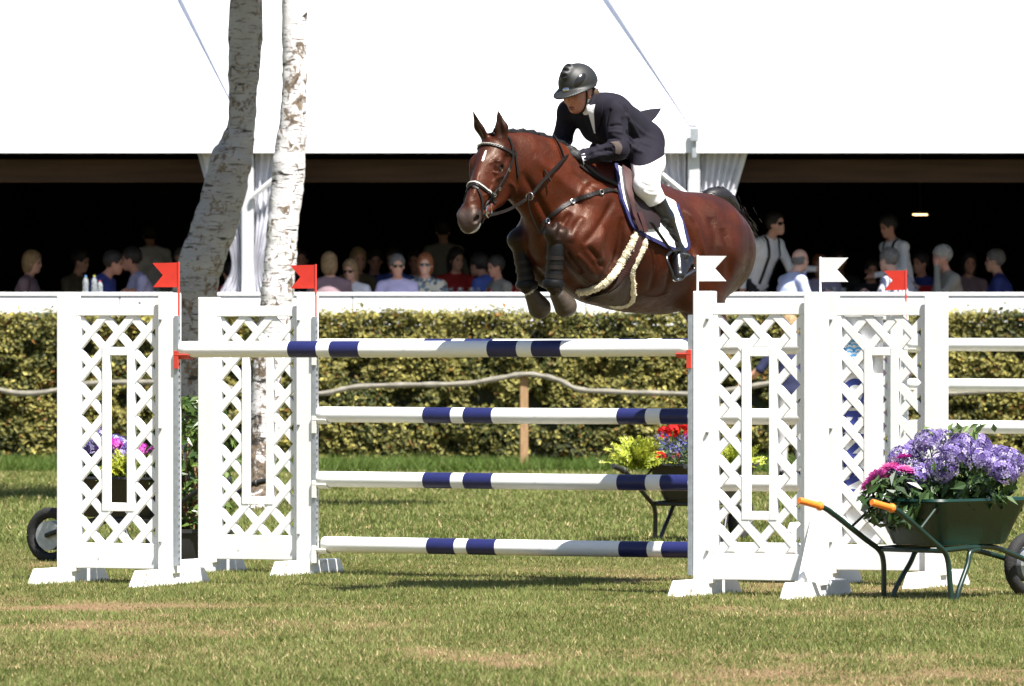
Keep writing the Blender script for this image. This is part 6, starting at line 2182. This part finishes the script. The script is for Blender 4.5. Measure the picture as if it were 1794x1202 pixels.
    if braces or tie:
        bv = BVHTree.FromPolygons([tuple(p) for p in V], [tuple(f) for f in Fq])
        if braces:
            for s in (-1, 1):
                pth = []
                for q in spline([up(s * .09, .16, .02), up(s * .10, .18, .30), up(s * .10, .06, .52), up(s * .08, -.16, .34), up(s * .04, -.18, .05)], 24):
                    hh_, nn_, _, _ = bv.find_nearest(Vector(q)); pth.append((hh_ + nn_ * .008, nn_))
                ribbon(pth, .032, .004).build('braces', M['tack'], o, fix=True)
        if tie:
            pth = []
            for q in spline([up(0, .16, .46), up(0, .2, .30), up(0, .2, .1)], 12):
                hh_, nn_, _, _ = bv.find_nearest(Vector(q)); pth.append((hh_ + nn_ * .010, nn_))
            ribbon(pth, .06, .006).build('tie', tie, o, fix=True)
    return o

M['stripe'] = mat('stripe', (.62, .62, .66), .8)
nt = M['stripe'].node_tree
wv = nt.nodes.new('ShaderNodeTexWave'); wv.inputs['Scale'].default_value = 8.5; wv.inputs['Distortion'].default_value = .8
tcn = nt.nodes.new('ShaderNodeTexCoord'); nt.links.new(tcn.outputs['Object'], wv.inputs['Vector'])
rmp = nt.nodes.new('ShaderNodeValToRGB'); rmp.color_ramp.elements[0].position = .45; rmp.color_ramp.elements[0].color = (.06, .07, .14, 1); rmp.color_ramp.elements[1].position = .55; rmp.color_ramp.elements[1].color = (.66, .66, .70, 1)
nt.links.new(wv.outputs['Fac'], rmp.inputs[0]); nt.links.new(rmp.outputs[0], nt.nodes['Principled BSDF'].inputs['Base Color'])
M['floral'] = mat('floral', (.55, .52, .42), .8)
nt = M['floral'].node_tree
vo = nt.nodes.new('ShaderNodeTexVoronoi'); vo.inputs['Scale'].default_value = 26
tcn = nt.nodes.new('ShaderNodeTexCoord'); nt.links.new(tcn.outputs['Object'], vo.inputs['Vector'])
rmp = nt.nodes.new('ShaderNodeValToRGB'); rmp.color_ramp.interpolation = 'CONSTANT'
rmp.color_ramp.elements[0].color = (.60, .56, .42, 1); rmp.color_ramp.elements[1].position = .35; rmp.color_ramp.elements[1].color = (.14, .22, .26, 1)
e_ = rmp.color_ramp.elements.new(.55); e_.color = (.62, .60, .52, 1)
e_ = rmp.color_ramp.elements.new(.75); e_.color = (.10, .11, .14, 1)
sepc = nt.nodes.new('ShaderNodeSeparateColor'); nt.links.new(vo.outputs['Color'], sepc.inputs[0]); nt.links.new(sepc.outputs[0], rmp.inputs[0]); nt.links.new(rmp.outputs[0], nt.nodes['Principled BSDF'].inputs['Base Color'])
W_ = cloth('white', (.82, .82, .85)); 
NAVY = cloth('navy', (.03, .045, .22)); BLUE = cloth('blue', (.09, .14, .48)); LAV = cloth('lavender', (.60, .56, .82)); PALE = cloth('paleblue', (.55, .62, .88))
MAUVE = cloth('mauve', (.24, .16, .18)); OLIVE = cloth('olive', (.12, .09, .05)); GREY = cloth('grey', (.22, .21, .18)); RED = cloth('red', (.40, .02, .02)); DARK = cloth('dark', (.02, .02, .025))
WAIT = 'waiters on the terrace'
spectator('man in a navy blue jacket leaning over the table at far left', 200, 448, 81.3, -70, NAVY, lean=26, arms=('table', 'table'), skin=1)
spectator('person in a pale lilac shirt facing the man in navy at far left', 229, 455, 82.0, 75, LAV, lean=14, arms=('table', 'table'), skin=1)
spectator('dim seated person in olive jacket behind the man in navy', 142, 452, 86.0, -60, OLIVE, lean=10)
spectator('standing figure in white shirt deep inside the marquee at left', 262, 412, 91.0, 160, W_, pose='stand', lean=12, arms=('down', 'table'), group=WAIT)
spectator('person in red half hidden behind the leaning birch', 402, 478, 83.0, 150, RED, lean=8)
spectator('dim person in dark clothes just right of the sunlit birch', 527, 450, 85.5, 10, DARK, skin=1)
spectator('woman in a mauve top seen from behind, blonde reddish hair', 577, 463, 80.95, 168, MAUVE, lean=6, hair='blonde', style='bob', arms=('table', 'table'))
spectator('woman in white top and sunglasses reaching along the parapet', 613, 474, 81.1, 22, W_, lean=8, hair='blonde', style='long', glasses=True, arms=('side', 'table'))
spectator('grey haired man in lavender shirt and sunglasses', 696, 466, 80.95, 4, LAV, lean=4, hair='grey', style='short', glasses=True, arms=('table', 'table'), head=(-12, 0))
spectator('woman with auburn hair and sunglasses in a floral top', 745, 464, 81.0, 6, M['floral'], lean=3, hair='auburn', style='bob', glasses=True, arms=('table', 'table'), skin=2)
spectator('man in blue jacket behind the man in lavender', 690, 441, 85.2, 25, BLUE, lean=2, skin=1)
spectator('dim man in blue left behind the man in lavender', 657, 448, 86.0, -18, NAVY, lean=4, skin=1)
spectator('pale grey clad waiter standing deep in the marquee', 776, 405, 89.5, 170, GREY, pose='stand', arms=('down', 'table'), group=WAIT)
spectator('man in royal blue shirt bending away over a table', 838, 446, 82.4, 128, BLUE, lean=28, arms=('table', 'table'), skin=1)
spectator('man in grey jacket with red tie left of the horse forelegs', 868, 468, 81.2, 62, GREY, lean=6, skin=1, tie=RED, arms=('rest', 'table'))
spectator('waiter in white shirt and black braces bending behind the horse', 1360, 393, 82.0, -48, W_, pose='stand', lean=24, head=(0, 12), braces=True, glasses=True, arms=('reach', 'down'), group=WAIT)
spectator('balding man in pale blue shirt resting his chin on a hand', 1402, 456, 80.95, -118, PALE, lean=16, hair='grey', style='bald', arms=('chin', 'table'), skin=2)
spectator('dim face in the dark between the two waiters', 1470, 440, 86.5, 5, DARK, skin=1)
spectator('person in dark clothes behind the man in stripes', 1527, 474, 84.4, -10, DARK, skin=1)
spectator('grey haired man in a striped shirt leaning on the parapet', 1556, 452, 81.0, 128, M['stripe'], lean=20, hair='grey', arms=('table', 'side'), skin=2)
spectator('waiter in white shirt and black braces standing at right', 1556, 398, 82.6, 58, W_, pose='stand', lean=14, head=(0, -12), braces=True, skin=1, arms=('table', 'down'), group=WAIT)
spectator('pale haired person in grey jacket at the right end', 1650, 452, 81.2, 70, GREY, lean=10, hair='pale', arms=('chin', 'table'), skin=1)
spectator('man in navy jacket beyond the person in grey at far right', 1742, 458, 82.8, 100, NAVY, lean=8, hair='grey')
spectator('woman in mauve top beyond the man in navy at far left', 58, 460, 82.8, -80, MAUVE, lean=8, hair='blonde', style='bob')
spectator('dim woman with blonde hair behind the woman in white', 628, 446, 84.8, -30, OLIVE, hair='blonde', style='bob', skin=1)
spectator('dim man in white shirt behind the woman with auburn hair', 728, 436, 86.8, 20, W_, skin=1)
spectator('dim woman in red behind the man in royal blue', 800, 448, 84.8, -25, RED, hair='dark', style='long')
spectator('dim man in grey far left of the leaning birch', 318, 456, 85.5, 15, GREY, hair='grey')
spectator('dim person in lilac behind the balding man', 1436, 466, 84.4, 20, LAV, hair='auburn', style='bob', skin=1)
spectator('dim man in navy between the standing waiter and the grey jacket', 1612, 462, 84.2, 40, NAVY, skin=1)
spectator('dim woman with dark hair far right in the marquee', 1698, 462, 84.5, -20, MAUVE, style='long', skin=1)
ST = 'people standing before the hedge'
LGT = cloth('lightgrey', (.38, .37, .38)); PLUM = cloth('plum', (.055, .035, .055))
spectator('person in navy top and pale trousers standing before the hedge behind the lattice', 1381, 574, 72.0, 160, cloth('deepnavy', (.012, .016, .06)), pose='stand', arms=('side', 'down'), trousers=LGT, floor=0.0, group=ST, style='long', hair='blonde')
spectator('person in dark plum standing behind the lettered wing', 1548, 572, 72.5, 150, PLUM, pose='stand', arms=('table', 'down'), trousers=PLUM, floor=0.0, group=ST)

# ------------------------------------------------------------------ tables, glasses, bottles, chairs and a lamp on the terrace
M['linen'] = mat('linen', (.62, .60, .56), .85, bump=.2)
M['clear_glass'] = mat('clear_glass', (.95, .97, .97), .03, trans=.9, spec=.5)
M['red_seat'] = mat('red_seat', (.42, .012, .012), .6, var=.1, scale=20)
M['dark_metal'] = mat('dark_metal', (.02, .02, .02), .4)
def table(label, px, d, r=.62):
    x_ = (px - CX) * d / FPX
    t = empty('table', (x_, d, FLOOR))
    tag(t, label, 'table', 'tables on the terrace')
    prof = []
    MB().lathe([(.05, .0), (.05, .70)], (0, 0, 0), 10).lathe([(.30, 0), (.28, .03)], (0, 0, 0), 16).build('pedestal', M['dark_metal'], t, smooth=True)
    c_ = MB()
    n = 48
    rows = [(.02, .752), (r * .98, .752), (r, .745), (r * 1.01, .60), (r * 1.02, .46)]
    for i, (q, z) in enumerate(rows):
        for k in range(n):
            a_ = 2 * math.pi * k / n
            f_ = 1 + (.05 * math.sin(k * 2 * math.pi / 6) * max(0, i - 2) / 2)
            c_.v.append((q * f_ * math.cos(a_), q * f_ * math.sin(a_), z))
    for i in range(len(rows) - 1):
        for k in range(n):
            a_, b_ = i * n + k, i * n + (k + 1) % n
            c_.f.append((a_, b_, b_ + n, a_ + n))
    c_.f.append(tuple(range(n))[::-1])
    c_.build('tablecloth', M['linen'], t, smooth=True, fix=True)
    return t
for px, d, nm in ((260, 83.6, 'linen covered table by the man in navy at far left'), (648, 82.0, 'linen covered table beside the man in lavender'), (812, 81.5, 'linen covered table in front of the man in royal blue'),
                  (1465, 81.6, 'linen covered table between the man in pale blue and the man in stripes'), (1600, 83.6, 'linen covered table by the pale haired person')):
    table(nm, px, d)
def wineglass(label, px, d, z=None, h=.19):
    g_ = MB().lathe([(.033, 0), (.032, .003), (.005, .006), (.004, .08), (.022, .10), (.036, .13), (.034, h), (.032, h), (.034, .13), (.02, .105)], (0, 0, 0), 14).build('wine_glass', M['clear_glass'], None, smooth=True)
    g_.location = ((px - CX) * d / FPX, d, z if z else FLOOR + .753)
    tag(g_, label, 'glass', 'glasses on the terrace tables')
_o = ('leftmost', 'second', 'third', 'rightmost')
GL = ['%s wine glass before the man in royal blue' % q for q in _o] + ['%s wine glass between the man in pale blue and the man in stripes' % q for q in ('leftmost', 'middle', 'rightmost')] + ['left wine glass by the man in navy at far left', 'right wine glass by the man in navy at far left', 'wine glass on the table beside the man in lavender']
for i, (px, d) in enumerate(((790, 81.3), (806, 81.2), (826, 81.3), (838, 81.5), (1448, 81.5), (1462, 81.3), (1478, 81.6), (262, 83.4), (276, 83.6), (640, 81.9))):
    wineglass(GL[i], px, d, h=.20)
M['pet'] = mat('pet', (.85, .90, .92), .1, trans=.75, spec=.5)
M['cap_blue'] = mat('cap_blue', (.10, .25, .55), .5); M['cap_yellow'] = mat('cap_yellow', (.55, .50, .12), .5); M['cap_red'] = mat('cap_red', (.5, .05, .05), .5)
for px, h, cp, nm in ((150, .20, 'cap_blue', 'clear bottle with blue cap standing on the parapet'), (165, .20, 'cap_yellow', 'clear bottle with yellow cap standing on the parapet'), (175, .14, 'cap_red', 'short clear bottle with red cap standing on the parapet')):
    b0 = empty('bottle', ((px - CX) * 80 / FPX, 80.0, PT + .0005))
    tag(b0, nm, 'bottle', 'bottles on the parapet')
    MB().lathe([(.030, 0), (.034, .006), (.033, h * .55), (.034, h * .62), (.030, h * .75), (.012, h * .90), (.012, h * .95)], (0, 0, 0), 14).build('body', M['pet'], b0, smooth=True)
    MB().lathe([(.0145, h * .95), (.0145, h * 1.03), (.012, h * 1.035)], (0, 0, 0), 12).build('cap', M[cp], b0, smooth=True)
def chair(label, px, d, face):
    c = empty('chair', ((px - CX) * d / FPX, d, FLOOR), math.pi - R(face))
    tag(c, label, 'chair', 'red chairs on the terrace')
    MB().box(-.22, .22, -.20, .24, .43, .49).build('seat', M['red_seat'], c, bevel=.02, seg=2)
    MB().box(-.21, .21, -.25, -.21, .56, .98).build('backrest', M['red_seat'], c, bevel=.018, seg=2)
    for sx in (-.19, .19):
        MB().tube([(sx, -.24, 0), (sx, -.225, .45), (sx, -.258, .97)], .013, 8).build('leg', M['dark_metal'], c, smooth=True)
        MB().tube([(sx, .22, 0), (sx, .20, .43)], .013, 8).build('leg', M['dark_metal'], c, smooth=True)
for px, d, fc, nm in ((1590, 81.5, 60, 'red chair behind the man in stripes'), (1318, 82.2, -90, 'red chair behind the horse rump'), (884, 81.5, 40, 'red chair beside the man in the grey jacket'), (415, 82.2, 150, 'red chair behind the leaning birch')):
    chair(nm, px, d, fc)
lm = P(1612, 377, 90)
lamp = empty('pendant_lamp', lm)
tag(lamp, 'small warm lit pendant lamp hanging inside the marquee at right', 'lamp')
M['lamp_glow'] = mat('lamp_glow', (1, .7, .35), .5, emit=((1, .62, .25), 3.0))
MB().lathe([(.10, 0), (.10, .012), (.06, .035)], (0, 0, 0), 18).build('diffuser', M['lamp_glow'], lamp, smooth=True)
MB().lathe([(.115, .014), (.115, .02), (.06, .07), (.012, .08)], (0, 0, 0), 18).build('shade', M['dark_metal'], lamp, smooth=True)
MB().tube([(0, 0, .08), (0, 0, 4.0)], .006, 6).build('cord', M['dark_metal'], lamp)
